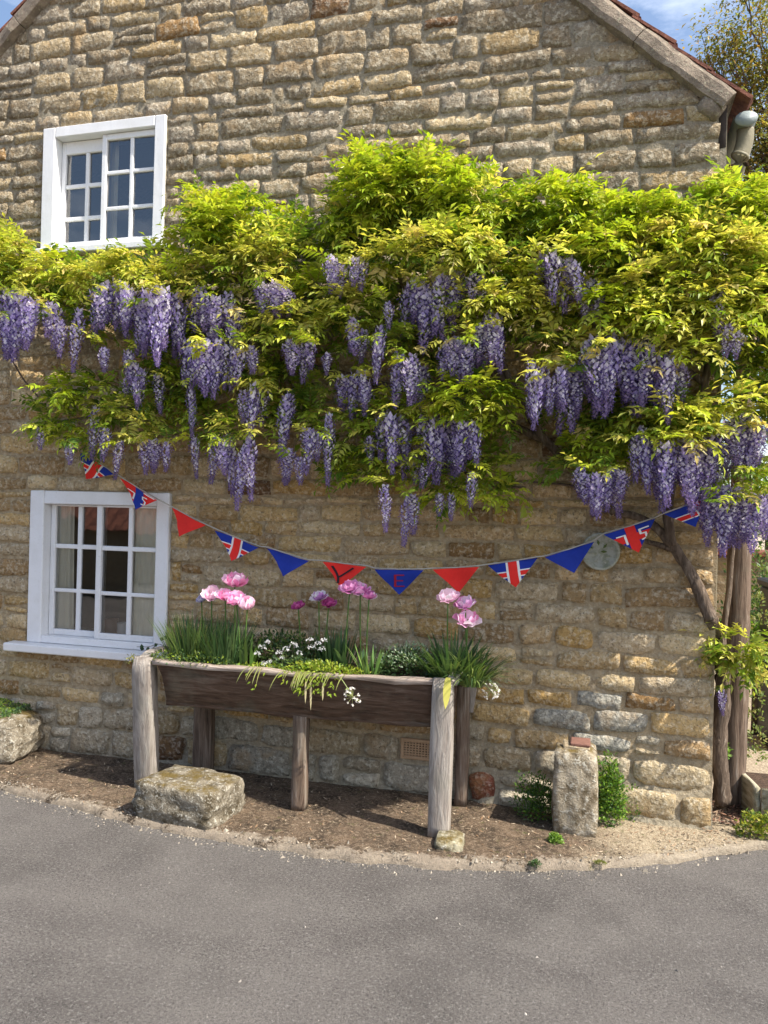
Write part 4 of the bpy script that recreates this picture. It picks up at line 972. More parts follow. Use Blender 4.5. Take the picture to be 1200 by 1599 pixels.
# budding tree beyond the eaves
p = at(1190, 190, 6.0); TB = Vector((p.x + .35, 6.0, 0)); tr = thing('tree', TB, 'thin budding olive-brown tree rising behind the right eaves', 'tree')
mb = MB(); tube(mb, smoothpts([TB, TB + Vector((-.1, 0, 1.6)), TB + Vector((.1, .1, 3.2)), TB + Vector((.0, .1, p.z + .5))], 6, .05), [.14 - .11 * i / 18 for i in range(19)], 8, wob=.1)
mb.build('trunk', M['bark'], tr, loc=TB)
b = MB(); random.seed(31); tips = []; lb = MB(); TCN = at(1178, 225, 6.0)
for k in range(70):
    s0 = TB + Vector((0, .08, U(1.4, p.z + .3))); a = U(0, 6.283); rr = rnd() ** .4; zz_ = U(-1, 1)
    e = TCN + Vector((math.cos(a) * rr * .95 * math.sqrt(1 - zz_ * zz_ * .8), math.sin(a) * rr * .9, zz_ * 2.0)); s0.z = min(s0.z, e.z - .2)
    pts = smoothpts([s0, s0.lerp(e, .5) + Vector((0, 0, U(-.1, .2))), e], 5, .08); tube(b, pts, [.028 - .024 * i / 10 for i in range(11)], 5); tips.append(e)
    for q in range(6):
        o_ = random.choice(pts[4:]); tips.append(o_ + Vector((random.gauss(0, .18), random.gauss(0, .18), random.gauss(.03, .2)))); tube(b, [o_, tips[-1]], .006, 3, cap=False)
b.build('branch', M['bark'], tr, loc=TB)
TC = [(.22, .22, .05), (.30, .24, .05), (.36, .24, .06), (.15, .18, .05), (.26, .28, .09)]
for q in tips:
    for k in range(60):
        pp = q + Vector((random.gauss(0, .12), random.gauss(0, .12), random.gauss(0, .12)))
        leaflet(lb, pp, Vector((U(-1, 1), U(-1, 1), U(-.6, 1))), Vector((U(-.6, .6), -.5, 1)), U(.05, .085), .034, vcol(random.choice(TC), .3))
lb.build('crown', M['leaf'], tr, loc=TB)['kind'] = 'stuff'

# ---------------------------------------------------------------- wisteria
random.seed(99)
WI = thing('wisteria', (.86, .28, 0), 'flowering wisteria trained across the cottage wall with lilac racemes and lime leaves', 'wisteria')
def stem(pl, r0_, r1_, name='branch', k=6, amp=.02, label=None):
    pts = smoothpts([at(*q) for q in pl], k, amp); n = len(pts); mb = MB(); tube(mb, pts, [r0_ + (r1_ - r0_) * i / (n - 1) for i in range(n)], 9, wob=.35)
    o = mb.build(name, M['bark'], WI, loc=pts[0]); return o
stem([(1128, 1255, .22), (1124, 1180, .22), (1126, 1080, .20), (1120, 1010, .10), (1112, 965, .0)], .052, .038, 'trunk')
stem([(1134, 1200, .28), (1128, 1050, .28), (1140, 900, .30), (1150, 760, .25), (1165, 600, .1), (1180, 480, -.1)], .02, .012)
stem([(1112, 968, -.03), (1085, 910, -.05), (1055, 862, -.07), (1035, 835, -.08), (1005, 812, -.08), (960, 800, -.07)], .037, .02)
stem([(1050, 858, -.07), (1020, 850, -.06), (985, 838, -.05)], .018, .012)
stem([(1048, 852, -.08), (1045, 800, -.10), (1060, 720, -.15), (1100, 600, -.2), (1130, 450, -.2)], .03, .018)
stem([(960, 800, -.07), (900, 735, -.07), (850, 680, -.08), (800, 600, -.10), (760, 500, -.12), (700, 400, -.15), (650, 330, -.15)], .03, .014)
stem([(850, 684, -.07), (760, 650, -.06), (640, 610, -.07), (500, 575, -.08), (350, 545, -.07), (200, 500, -.08), (60, 460, -.08), (-60, 440, -.08)], .026, .014)
stem([(800, 600, -.1), (650, 520, -.1), (500, 470, -.1), (350, 430, -.1), (200, 440, -.1), (0, 430, -.1)], .022, .012)
stem([(1100, 600, -.2), (980, 500, -.15), (900, 420, -.15), (850, 350, -.15)], .02, .01)
stem([(350, 545, -.07), (250, 620, -.07), (150, 650, -.06), (70, 660, -.05)], .014, .008)
stem([(640, 610, -.07), (680, 700, -.06), (760, 755, -.05), (820, 762, -.03)], .012, .006)
stem([(960, 800, -.06), (900, 760, -.05), (830, 752, -.04)], .010, .005)
stem([(10, 545, -.03), (35, 590, -.03), (62, 625, -.03)], .008, .005)
# compound leaves
def leaf_mb(cols, pairs=6, L_=.24, droop=1.0):
    s = MB(); n = pairs; pts = []; d = Vector((1, 0, .25)); q = Vector((0, 0, 0)); st = L_ / (n + 1)
    for i in range(n + 2):
        pts.append((q.copy(), d.copy())); d = (d + Vector((0, 0, -droop * .22 * (1 + i * .12)))).normalized(); q = q + d * st
    for i in range(n + 1):
        a, b_ = pts[i][0], pts[i + 1][0]; s.add([a + Vector((0, -.0016, 0)), a + Vector((0, .0016, 0)), b_ + Vector((0, .0012, 0)), b_ + Vector((0, -.0012, 0))], [(0, 1, 2, 3)], (.32, .26, .08))
    base = random.choice(cols)
    for i in range(1, n + 1):
        p_, dd = pts[i]; k = math.sin(math.pi * (.22 + .62 * i / n)); nn = Vector((-dd.z, 0, dd.x))
        for sg_ in (-1, 1):
            di = dd * U(.45, 1.0) + Vector((0, sg_, 0)) - nn * U(-.1, .5)
            leaflet(s, p_, di, nn + Vector((U(-.4, .4), U(-.4, .4), U(-.2, .2))), .078 * k * U(.8, 1.2), .031 * k * U(.85, 1.15), vcol(base, .14), .22)
    p_, dd = pts[-1]; leaflet(s, p_, dd + Vector((0, U(-.3, .3), 0)), Vector((-dd.z, 0, dd.x)), .055, .021, vcol(base, .12))
    return s
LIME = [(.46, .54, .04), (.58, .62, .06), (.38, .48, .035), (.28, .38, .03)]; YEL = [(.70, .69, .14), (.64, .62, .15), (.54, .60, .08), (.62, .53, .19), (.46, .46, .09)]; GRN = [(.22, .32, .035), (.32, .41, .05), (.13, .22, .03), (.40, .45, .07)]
FAM = {'l': LIME, 'y': YEL, 'g': GRN}
variants = {k: [leaf_mb(v, random.choice((3, 4, 5, 5)), U(.13, .21), U(.35, 1.1)) for _ in range(9)] for k, v in FAM.items()}
vmesh = {k: [s.mesh('leaf', M['leaf'], False) for s in v] for k, v in variants.items()}
# foliage masses: px x, px y, px radius x, px radius y, depth Y of the centre, kind, density
CL = [(15, 405, 62, 38, -.28, 'y', 1), (95, 432, 75, 30, -.30, 'y', 1), (35, 440, 60, 25, -.25, 'y', 1), (10, 385, 35, 22, -.2, 'l', 1), (155, 440, 60, 22, -.30, 'y', 1),
      (215, 418, 58, 22, -.34, 'y', 1), (255, 440, 60, 22, -.3, 'y', 1), (370, 350, 70, 42, -.32, 'l', 1.2), (325, 378, 52, 34, -.30, 'l', 1), (420, 395, 55, 32, -.34, 'y', 1),
      (370, 420, 90, 24, -.34, 'y', 1), (460, 400, 40, 40, -.22, 'g', .8), (330, 320, 40, 22, -.25, 'l', .8), (445, 350, 30, 22, -.2, 'l', .6),
      (600, 300, 70, 48, -.30, 'l', 1.2), (665, 290, 70, 40, -.30, 'l', 1), (730, 320, 65, 42, -.32, 'l', 1.1), (560, 340, 50, 40, -.28, 'l', 1), (640, 340, 110, 30, -.2, 'g', 1),
      (560, 385, 50, 30, -.2, 'g', 1), (590, 262, 35, 22, -.22, 'l', .8), (690, 390, 90, 26, -.46, 'y', 1.3), (620, 405, 45, 20, -.42, 'y', 1), (765, 410, 45, 24, -.42, 'y', 1),
      (780, 360, 50, 26, -.25, 'l', 1), (865, 322, 62, 34, -.30, 'l', 1.2), (830, 360, 50, 28, -.25, 'g', 1), (930, 350, 60, 30, -.32, 'l', 1), (1005, 350, 62, 34, -.34, 'l', 1.1), (900, 385, 80, 26, -.25, 'g', 1),
      (965, 390, 75, 24, -.40, 'l', 1), (1070, 375, 60, 34, -.36, 'y', 1.1), (1140, 330, 62, 36, -.22, 'l', 1.2), (1190, 370, 45, 48, -.2, 'l', 1.2), (1130, 400, 70, 34, -.38, 'y', 1.2), (1150, 300, 35, 20, -.1, 'y', .8),
      (540, 470, 38, 20, -.40, 'y', 1), (520, 500, 30, 14, -.36, 'y', 1), (600, 500, 40, 18, -.34, 'g', .8), (745, 470, 48, 20, -.44, 'y', 1), (790, 478, 38, 24, -.40, 'y', 1), (640, 530, 40, 18, -.36, 'g', 1),
      (460, 500, 50, 20, -.40, 'y', 1.1), (420, 515, 45, 16, -.38, 'y', 1), (400, 470, 40, 16, -.25, 'g', .8), (880, 480, 48, 24, -.34, 'y', 1), (870, 540, 42, 20, -.36, 'y', 1), (960, 480, 70, 26, -.40, 'l', 1),
      (1040, 500, 66, 30, -.44, 'y', 1.2), (1090, 540, 45, 26, -.44, 'y', 1), (1110, 470, 60, 38, -.42, 'y', 1.2), (1175, 460, 50, 50, -.35, 'y', 1.3), (1180, 520, 45, 36, -.25, 'l', 1), (1010, 450, 60, 26, -.42, 'y', 1),
      (1170, 575, 45, 34, -.15, 'g', 1), (930, 440, 50, 22, -.3, 'g', .8), (1060, 430, 50, 24, -.4, 'l', 1), (680, 470, 50, 20, -.2, 'g', .8), (300, 470, 50, 18, -.2, 'g', .7),
      (115, 615, 55, 24, -.26, 'l', .9), (90, 650, 38, 26, -.24, 'g', 1), (105, 675, 34, 16, -.26, 'l', .9), (150, 600, 30, 12, -.28, 'y', .9), (205, 655, 50, 28, -.24, 'g', 1), (195, 640, 34, 12, -.34, 'y', 1), (240, 672, 25, 14, -.34, 'y', 1),
      (265, 560, 60, 34, -.18, 'g', .9), (300, 600, 60, 34, -.18, 'g', .9), (330, 640, 50, 26, -.2, 'g', .9), (250, 620, 50, 26, -.18, 'g', .8), (395, 585, 36, 24, -.34, 'y', 1), (375, 665, 44, 15, -.38, 'y', 1.2), (420, 640, 32, 20, -.28, 'l', .9),
      (430, 590, 34, 22, -.24, 'g', .9), (470, 630, 40, 24, -.22, 'g', .8), (500, 600, 36, 18, -.2, 'g', .6), (545, 680, 40, 40, -.22, 'g', 1), (565, 730, 28, 22, -.24, 'g', .9), (590, 650, 40, 20, -.3, 'g', 1), (620, 620, 30, 12, -.36, 'l', .8), (540, 740, 30, 14, -.24, 'l', .8),
      (730, 615, 60, 24, -.40, 'l', 1.3), (770, 640, 34, 22, -.36, 'l', 1), (690, 640, 36, 14, -.36, 'y', .9), (780, 665, 24, 12, -.34, 'l', .8), (600, 700, 40, 24, -.26, 'g', .9), (630, 730, 40, 18, -.26, 'g', .9), (700, 740, 46, 20, -.24, 'g', .9),
      (780, 730, 36, 24, -.22, 'g', 1), (785, 765, 30, 18, -.24, 'l', .9), (690, 778, 26, 12, -.28, 'l', .9), (640, 700, 30, 14, -.34, 'l', .8), (740, 760, 24, 14, -.22, 'g', .8),
      (920, 640, 60, 30, -.22, 'g', 1), (960, 670, 50, 34, -.22, 'g', 1), (925, 700, 50, 26, -.24, 'l', .9), (885, 730, 34, 18, -.22, 'g', 1), (990, 640, 50, 24, -.24, 'g', 1), (1050, 655, 56, 26, -.40, 'y', 1.3), (1075, 685, 40, 20, -.42, 'y', 1.1),
      (990, 700, 40, 20, -.3, 'g', .8), (1160, 625, 50, 20, -.36, 'y', 1.1), (1150, 660, 60, 24, -.15, 'g', .8), (1165, 745, 42, 15, -.34, 'l', 1), (1150, 720, 50, 18, -.1, 'g', .7), (1148, 1008, 36, 24, .05, 'y', 1), (1172, 1028, 22, 14, .08, 'y', .8), (1125, 1025, 16, 14, .05, 'y', .6),
      (570, 255, 12, 14, -.12, 'g', .5), (60, 470, 70, 22, -.2, 'g', .9), (170, 500, 60, 22, -.15, 'g', .8), (330, 510, 60, 24, -.15, 'g', .9), (450, 560, 50, 20, -.15, 'g', .8), (560, 540, 40, 24, -.15, 'g', .7),
      (500, 450, 40, 26, -.25, 'l', .9), (590, 440, 50, 22, -.3, 'l', 1), (700, 560, 50, 20, -.15, 'g', .7), (820, 440, 50, 26, -.3, 'l', .9), (830, 500, 34, 20, -.32, 'y', .9), (720, 500, 40, 16, -.4, 'y', .7), (290, 450, 50, 18, -.36, 'y', .9), (850, 445, 40, 20, -.4, 'y', .8),
      (360, 560, 40, 16, -.2, 'g', .8), (470, 665, 40, 20, -.2, 'g', .8), (330, 680, 36, 16, -.2, 'g', .7), (1010, 620, 50, 18, -.3, 'g', .8), (640, 590, 30, 14, -.3, 'l', .7), (160, 690, 30, 12, -.25, 'g', .7), (-60, 430, 60, 60, -.28, 'y', 1), (1260, 420, 60, 110, -.2, 'l', 1), (1250, 620, 50, 60, -.2, 'g', .8)]
leaves = []
for (cx, cy, rx, ry, Y, fam, dn) in CL:
    Y = Y * 1.08
    c = at(cx, cy, Y); sc = (c - CAM).dot(fw) / FPX; RX, RZ_ = rx * sc, ry * sc; n = int(rx * ry * (.027 if cy < 560 or fam != 'g' else .019) * dn) + 6
    for k in range(n):
        a = U(0, 6.283); r = rnd() ** .5; ux, uz = r * math.cos(a), r * math.sin(a); dep = math.sqrt(max(0, 1 - r * r)) * U(.1, 1)
        RY = min(.22, .5 * min(RX, .3) + .08)
        p = c + Vector((ux * RX * .85, -dep * RY + .03, uz * RZ_ * .78 - .01))
        d = Vector((ux * .9 + U(-.7, .7), -U(.15, 1.0), uz * .45 + U(-.1, .5))).normalized()
        k_ = fam
        if rnd() < .2: k_ = random.choice('lyg')
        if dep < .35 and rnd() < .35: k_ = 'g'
        leaves.append((p.y - .5 * U(0, .3), p, d, U(.72, 1.1) * (.8 if ry < 20 else 1), k_, U(-.5, .5)))
def leaf_mtx(p, d, s, roll):
    x = d.normalized(); y = Vector((0, 0, 1)).cross(x).normalized(); z_ = x.cross(y); mm = Matrix((x, y, z_)).transposed().to_4x4() @ Matrix.Rotation(roll, 4, 'X')
    mm = Matrix.Translation(p) @ mm @ Matrix.Scale(s, 4); return mm
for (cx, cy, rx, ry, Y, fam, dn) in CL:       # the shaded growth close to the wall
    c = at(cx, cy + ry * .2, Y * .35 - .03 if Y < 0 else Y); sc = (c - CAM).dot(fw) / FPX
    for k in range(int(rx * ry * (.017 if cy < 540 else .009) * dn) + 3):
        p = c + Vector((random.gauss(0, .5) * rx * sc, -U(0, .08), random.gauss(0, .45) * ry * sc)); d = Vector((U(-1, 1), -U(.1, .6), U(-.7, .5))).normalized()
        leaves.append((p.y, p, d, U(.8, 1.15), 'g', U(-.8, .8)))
leaves.sort(key=lambda q: q[0]); big = MB()
# leaves in the frame, largest in view first, become parts of their own
inview = [q for q in leaves if 0 < pix(q[1])[0] < 1200]; single = set(id(q) for q in inview[:295])
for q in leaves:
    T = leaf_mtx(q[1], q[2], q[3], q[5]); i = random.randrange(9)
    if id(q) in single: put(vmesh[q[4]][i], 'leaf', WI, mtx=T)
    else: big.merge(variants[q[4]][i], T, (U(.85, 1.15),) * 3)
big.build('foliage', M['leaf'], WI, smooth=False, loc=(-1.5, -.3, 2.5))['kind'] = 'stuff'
# flower racemes
def raceme_mb(n, L_, Rw, pale):
    s = MB()
    for k in range(n):
        t = (k + .5) / n; a = k * 2.39996 + U(-.3, .3); r = Rw * (min(1, .35 + t * 3.2) * (1 - .80 * t ** 1.25)) * U(.5, 1.2) * (.85 + .3 * noise.noise(Vector((a * .3, t * 5, Rw * 90 + pale * 7)))); z_ = -L_ * (t ** .92)
        o_ = Vector((math.cos(a), math.sin(a), 0)); p = o_ * r + Vector((0, 0, z_)); sd = Vector((-o_.y, o_.x, 0)); f = 1 - .45 * t
        w = .0092 * f * U(.7, 1.25); up_ = Vector((0, 0, 1))
        bn_ = (o_ * .25 + up_ * .95 + sd * U(-.3, .3)).normalized(); q = pale * U(.85, 1.15) * (1.12 - .3 * t)
        pc_ = random.choice(((.56 * q, .51 * q, .71 * q), (.38 * q, .32 * q, .58 * q), (.80, .77, .85))) if t < .78 else (.34 * q, .26 * q, .46 * q)
        s.add([p, p - sd * w + bn_ * w * .9, p + bn_ * w * 1.9 + o_ * w * .3, p + sd * w * .8 + bn_ * w * .8], [(0, 1, 2), (0, 2, 3)], pc_)
        kd = (o_ * .8 - up_ * .45).normalized(); dc = random.choice(((.13 * q, .09 * q, .29 * q), (.23 * q, .17 * q, .43 * q)))
        s.add([p + sd * w * .45, p + kd * w * 1.5, p - sd * w * .45, p + kd * w * .5 - up_ * w * .5], [(0, 1, 3), (1, 2, 3), (0, 2, 1)], dc)
        if k % 3 == 0: s.add([Vector((0, 0, z_ + .008)), Vector((.0015, 0, z_ + .008)), p], [(0, 1, 2)], (.25, .25, .15))
    return s
rmb = [raceme_mb(115, 1 * .20, .034, 1 + .16 * k) for k in (-1, 0, 1)] + [raceme_mb(140, .25, .032, 1 + .16 * k) for k in (-1, 0, 1)] + [raceme_mb(100, .16, .036, 1.0 + .1 * k) for k in (0, 1)]
rm = [q.mesh('flower_cluster', M['petal'], False) for q in rmb]
placed = []
RL = [.20] * 3 + [.25] * 3 + [.16] * 2; RWD = [.034] * 3 + [.032] * 3 + [.038] * 2
FL = [(20, 462, 80, 28), (35, 468, 95, 30), (48, 470, 70, 26), (12, 500, 62, 28), (80, 478, 58, 26), (94, 500, 50, 22), (125, 490, 82, 22), (160, 455, 62, 30), (178, 450, 62, 30), (195, 448, 66, 28), (222, 480, 70, 26), (240, 462, 90, 28), (258, 458, 92, 28), (275, 462, 80, 26), (165, 540, 42, 22),
      (200, 545, 48, 24), (212, 570, 48, 24), (245, 590, 62, 20), (200, 590, 30, 18), (318, 465, 48, 30), (338, 470, 60, 32), (360, 475, 62, 28), (305, 535, 62, 28), (322, 535, 72, 28), (340, 545, 60, 24), (356, 540, 62, 22), (378, 540, 50, 24), (392, 540, 48, 22), (415, 450, 42, 28), (432, 445, 52, 30), (448, 455, 40, 24), (395, 545, 40, 20),
      (298, 600, 62, 17), (300, 688, 58, 16), (152, 640, 62, 22), (165, 672, 52, 22), (110, 695, 32, 20), (188, 688, 60, 18), (64, 668, 30, 18), (226, 690, 48, 22), (240, 690, 52, 24), (257, 688, 50, 20), (345, 695, 58, 24), (358, 690, 66, 24), (388, 690, 96, 24), (380, 608, 60, 22), (395, 605, 66, 26), (412, 600, 62, 24),
      (462, 535, 50, 24), (484, 540, 48, 24), (509, 552, 40, 16), (446, 620, 100, 24), (455, 705, 60, 24), (468, 715, 46, 20), (486, 668, 56, 26), (500, 680, 40, 20), (516, 648, 92, 20), (522, 408, 46, 26), (534, 412, 42, 24), (560, 402, 46, 26), (540, 590, 56, 26), (553, 588, 58, 26), (566, 592, 50, 24),
      (550, 500, 58, 24), (568, 520, 52, 22), (590, 520, 60, 24), (606, 470, 50, 20), (625, 560, 66, 26), (640, 560, 72, 26), (655, 568, 66, 24), (645, 445, 62, 28), (658, 450, 76, 30), (672, 455, 84, 30), (690, 440, 80, 30), (705, 432, 70, 28), (720, 430, 58, 28), (740, 430, 46, 26), (700, 535, 52, 26), (715, 530, 58, 28), (730, 540, 44, 24), (756, 505, 66, 28), (772, 505, 66, 28), (765, 490, 50, 24),
      (598, 650, 60, 26), (612, 655, 72, 28), (628, 655, 70, 26), (662, 660, 66, 26), (678, 662, 72, 28), (694, 660, 80, 28), (710, 665, 62, 26), (724, 662, 72, 28), (740, 662, 66, 26), (650, 720, 46, 22), (664, 725, 44, 22), (647, 775, 72, 24), (601, 755, 70, 20), (690, 772, 40, 20), (703, 775, 34, 18), (739, 735, 60, 20), (580, 690, 36, 20),
      (848, 400, 52, 28), (865, 402, 62, 28), (880, 405, 66, 28), (900, 415, 56, 26), (915, 450, 42, 26), (935, 445, 46, 28), (1078, 428, 60, 26), (1090, 440, 50, 24), (1114, 462, 50, 28), (1124, 480, 44, 24), (1140, 512, 52, 26), (1152, 520, 42, 22), (842, 582, 66, 26), (858, 585, 62, 26), (875, 582, 66, 26), (892, 585, 84, 28), (902, 590, 60, 24),
      (925, 542, 78, 30), (942, 540, 84, 30), (960, 535, 90, 32), (978, 535, 92, 32), (996, 535, 94, 32), (1014, 545, 90, 30), (1030, 560, 78, 30), (1046, 562, 80, 28), (1062, 570, 64, 26), (950, 560, 60, 28), (1005, 575, 62, 28),
      (992, 680, 62, 26), (1008, 685, 66, 28), (1025, 690, 78, 30), (1042, 695, 84, 30), (1060, 690, 86, 32), (1076, 695, 88, 32), (1092, 690, 100, 32), (1106, 680, 108, 30), (1118, 670, 70, 28), (915, 745, 46, 26), (932, 742, 62, 28), (950, 745, 62, 28), (970, 742, 42, 26), (1140, 660, 64, 28), (1156, 658, 72, 30), (1172, 662, 72, 30), (1190, 662, 62, 28), (1110, 782, 58, 28), (1125, 778, 72, 30), (1142, 772, 80, 30), (1160, 775, 78, 30), (1178, 775, 72, 30), (1195, 775, 60, 28), (1128, 1080, 44, 16)]
tops = MB()
for (px, py, ln, wd) in FL:
    Y = -.48 - .14 * rnd() + (.14 if px > 1090 and py > 600 else 0) + (.10 if py > 560 and px < 800 else 0)
    if py > 1000: Y = .12
    for rep in range(3 if wd >= 28 else 2 if wd >= 24 else 1):
        p = at(px + (U(-11, 11) if rep else U(-3, 3)), py + (U(-16, 10) if rep else U(-7, 7)), Y + (rep > 0) * .05 + (rep > 1) * .04); sc = (p - CAM).dot(fw) / FPX; tl = ln * sc * U(.85, 1.3)
        i = min(range(8), key=lambda k: abs(RL[k] / RWD[k] - ln / (wd * .5) + U(-1.2, 1.2)))
        T = Matrix.Translation(p) @ Matrix.Rotation(U(0, 6.28), 4, 'Z') @ Matrix.Diagonal((wd * .56 * sc / RWD[i], wd * .56 * sc / RWD[i], tl / RL[i], 1)); T = Matrix.Translation(p) @ Matrix.Rotation(U(-.13, .13), 4, 'Y') @ Matrix.Translation(-p) @ T
        placed.append((0 < px < 1200, 1 - min(rep, 1), wd * ln, i, T))
        for q in range(2 if not rep else (rnd() < .3)):     # young leaves where the raceme springs
            d = Vector((U(-1, 1), -U(.2, .9), U(-.1, .4))).normalized(); k_ = random.choice('yylg')
            tops.merge(random.choice(variants[k_]), leaf_mtx(p + Vector((U(-.03, .03), U(-.06, .02), U(-.015, .05))), d, U(.6, .95), U(-.6, .6)))

placed.sort(key=lambda q: q[:3], reverse=True); rest_r = MB()
for k, q in enumerate(placed):
    if k < 296: put(rm[q[3]], 'flower_cluster', WI, mtx=q[4])
    else: rest_r.merge(rmb[q[3]], q[4])
rest_r.build('blossom', M['petal'], WI, smooth=False, loc=(-1.5, -.4, 2.4))['kind'] = 'stuff'
print('RACEMES', len(placed))
tops.build('young_leaves', M['leaf'], WI, smooth=False, loc=(-1.5, -.4, 2.4))['kind'] = 'stuff'

# ---------------------------------------------------------------- bunting
BT = thing('bunting', at(600, 890, -.2), 'string of red, blue and union flag pennants hung across the wall with VE 75 lettering', 'bunting')
# corners: left top, right top, tip (pixels), depth, kind
PEN = [((128, 706), (181, 741), (134, 748), 'jack', 'union flag pennant tilted at the far left end'),
       ((190, 747), (246, 781), (213, 796), 'red75', 'folded red pennant with blue band and white 75 over the window corner'),
       ((269, 793), (321, 820), (281, 838), 'red', 'plain red pennant just right of the window'),
       ((338, 828), (406, 855), (362, 876), 'jack', 'union flag pennant left of the plain blue one'),
       ((418, 856), (483, 876), (443, 900), 'blue', 'plain blue pennant left of the lettered ones'),
       ((506, 877), (573, 885), (531, 918), 'redY', 'red pennant with a black letter behind the mauve tulips'),
       ((586, 889), (663, 890), (623, 929), 'blueE', 'blue pennant with a dark red letter E'),
       ((677, 889), (749, 885), (716, 926), 'red', 'plain red pennant above the pale pink tulip'),
       ((761, 883), (840, 871), (806, 917), 'jack', 'upright union flag pennant between red and blue ones'),
       ((851, 870), (928, 846), (897, 895), 'blue', 'plain blue pennant overlapping the round plaque'),
       ((943, 835), (1023, 810), (998, 863), 'blue75', 'blue pennant with red stripe and white 75'),
       ((1038, 803), (1100, 779), (1086, 823), 'jackR', 'union flag pennant half hidden by wisteria at the right end')]
def clip_tri(poly):
    def cl(poly, f):
        out = []
        for a, b in zip(poly, poly[1:] + poly[:1]):
            fa, fb = f(a), f(b)
            if fa >= 0: out.append(a)
            if (fa >= 0) != (fb >= 0): t = fa / (fa - fb); out.append((a[0] + (b[0] - a[0]) * t, a[1] + (b[1] - a[1]) * t))
        return out
    for f in (lambda p: p[1], lambda p: p[0] - .5 * p[1], lambda p: 1 - .5 * p[1] - p[0]):
        poly = cl(poly, f)
        if len(poly) < 3: return []
    return poly
def stroke(pts, w):
    out = []
    for a, b in zip(pts, pts[1:]):
        dx, dy = b[0] - a[0], b[1] - a[1]; l = math.hypot(dx, dy); dx /= l; dy /= l; nx_, ny_ = -dy * w / 2, dx * w / 2; e = w * .35
        out.append([(a[0] - dx * e + nx_, a[1] - dy * e + ny_), (b[0] + dx * e + nx_, b[1] + dy * e + ny_), (b[0] + dx * e - nx_, b[1] + dy * e - ny_), (a[0] - dx * e - nx_, a[1] - dy * e - ny_)])
    return out
rect = lambda a, b, c, d: [(a, c), (b, c), (b, d), (a, d)]
prev = None; spts = [at(100, 690, -.12)]
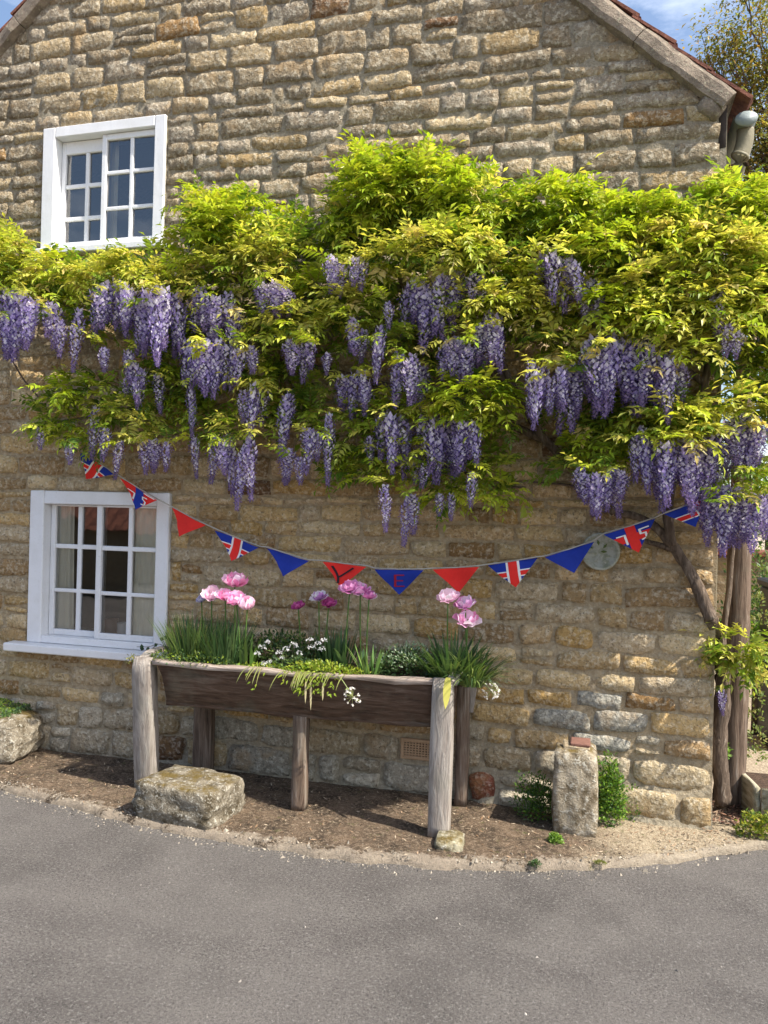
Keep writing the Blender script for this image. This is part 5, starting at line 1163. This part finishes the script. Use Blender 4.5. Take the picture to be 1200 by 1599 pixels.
for pi_, (A, B, T_, kind, lab) in enumerate(PEN):
    Y = -.10 - .10 * math.sin(math.pi * pi_ / 11) - (0, 0, 0, 0, 0, 0, 0, 0, 0, .02, .14, .30)[pi_]
    a, b, t = at(*A, Y), at(*B, Y), at(*T_, Y + U(-.05, .02)); mid = (a + b) / 2; ph = rnd() * 6
    def P(u, v, off=0):
        # (0,0) left corner, (1,0) right corner, (.5,1) tip
        q = a + (b - a) * (u - 0) + (t - mid) * v
        q.y += -off - .017 * math.sin(u * 7 + ph) * (1 - v * .3) - .007 * math.sin(v * 6 + ph) - .005 * math.sin(u * 17 + v * 9 + ph) * v; return q
    def patch(poly, off, name, mat, parent):
        poly = clip_tri(poly)
        if len(poly) < 3: return
        # fine triangulation so the patch follows the ripple of the cloth
        bm = bmesh.new(); vs = [bm.verts.new((p[0], p[1], 0)) for p in poly]; bm.faces.new(vs); 
        for k in range(1, 12):
            g = bm.verts[:] + bm.edges[:] + bm.faces[:]; bmesh.ops.bisect_plane(bm, geom=g, plane_co=(k / 12, 0, 0), plane_no=(1, 0, 0))
        for k in range(1, 7):
            g = bm.verts[:] + bm.edges[:] + bm.faces[:]; bmesh.ops.bisect_plane(bm, geom=g, plane_co=(0, k / 7, 0), plane_no=(0, 1, 0))
        bm.verts.index_update(); mb = MB(); mb.add([P(v.co.x, v.co.y, off) for v in bm.verts], [[v.index for v in f.verts] for f in bm.faces]); bm.free()
        n = len(mb.v)
        if parent is BT:     # cloth with a hem thickness
            mb.v += [(x, y + .003, z) for x, y, z in mb.v]; mb.c += mb.c; mb.f += [tuple(i + n for i in f[::-1]) for f in mb.f]
        return mb.build(name, M[mat], parent, loc=P(.5, .3, off))
    full = [(0, 0), (1, 0), (.5, 1)]
    base = {'jack': 'blue', 'jackR': 'blue', 'red75': 'red', 'red': 'red', 'blue': 'blue', 'redY': 'red', 'blueE': 'blue', 'blue75': 'blue'}[kind]
    pen = patch(full, 0, 'pennant', base, BT); pen['label'] = lab
    if kind in ('jack', 'jackR'):
        c0 = .50 if kind == 'jack' else .82
        w1, w2 = .085, .05; s0, s1 = .34, .60
        patch(rect(0, c0 - w1, s0, s1), .0015, 'stripe', 'white', pen); patch(rect(c0 + w1, 1, s0, s1), .0015, 'stripe', 'white', pen); patch(rect(c0 - w1 - .045, c0 + w1 + .045, 0, 1), .0025, 'stripe', 'white', pen)
        patch(rect(0, 1, s0 + .045, s1 - .045), .0035, 'stripe', 'red', pen); patch(rect(c0 - w1 - .045, c0 - w1, s0 - .0, s1), .0042, 'stripe', 'white', pen); patch(rect(c0 + w1, c0 + w1 + .045, s0, s1), .0042, 'stripe', 'white', pen)
        patch(rect(c0 - w1, c0 + w1, 0, 1), .005, 'stripe', 'red', pen)
    def text(strokes, w, mat, off=.006):
        for s_ in strokes:
            for q in stroke(s_, w): patch(q, off, 'letter', mat, pen)
    if kind == 'blue75':
        patch(rect(.10, .42, .28, .55), .002, 'stripe', 'red', pen); patch(rect(.6, .9, .28, .55), .002, 'stripe', 'red', pen)
        patch(rect(.40, .60, 0, 1), .004, 'stripe', 'red', pen)
        text([[(.21, .25), (.36, .25), (.36, .60)]], .045, 'white'); text([[(.83, .18), (.66, .20), (.66, .36), (.75, .36), (.75, .54), (.66, .58)]], .045, 'white')
    if kind == 'red75':
        patch(rect(.38, .66, 0, 1), .003, 'stripe', 'blue', pen); patch([(.66, .0), (.66, .04), (.95, .05), (.95, .0)], .003, 'stripe', 'white', pen)
        text([[(.20, .30), (.36, .34), (.36, .60)]], .045, 'white'); text([[(.76, .20), (.64, .24), (.64, .36), (.72, .40), (.72, .56), (.62, .60)]], .045, 'white')
    if kind == 'redY': text([[(.22, .15), (.40, .58), (.43, .80)], [(.72, .12), (.42, .56)]], .055, 'blackcloth')
    if kind == 'blueE': text([[(.58, .22), (.42, .22), (.42, .66), (.58, .66)], [(.42, .44), (.56, .44)]], .045, 'darkred')
    spts += [a + Vector((0, 0, .004)), mid + Vector((0, 0, -.0)), b + Vector((0, 0, .004))]
spts.append(at(1130, 765, -.1))
mb = MB(); tube(mb, [p + Vector((0, .004, .003)) for p in spts], .0042, 6); mb.build('cord', M['cord'], BT, loc=spts[0])
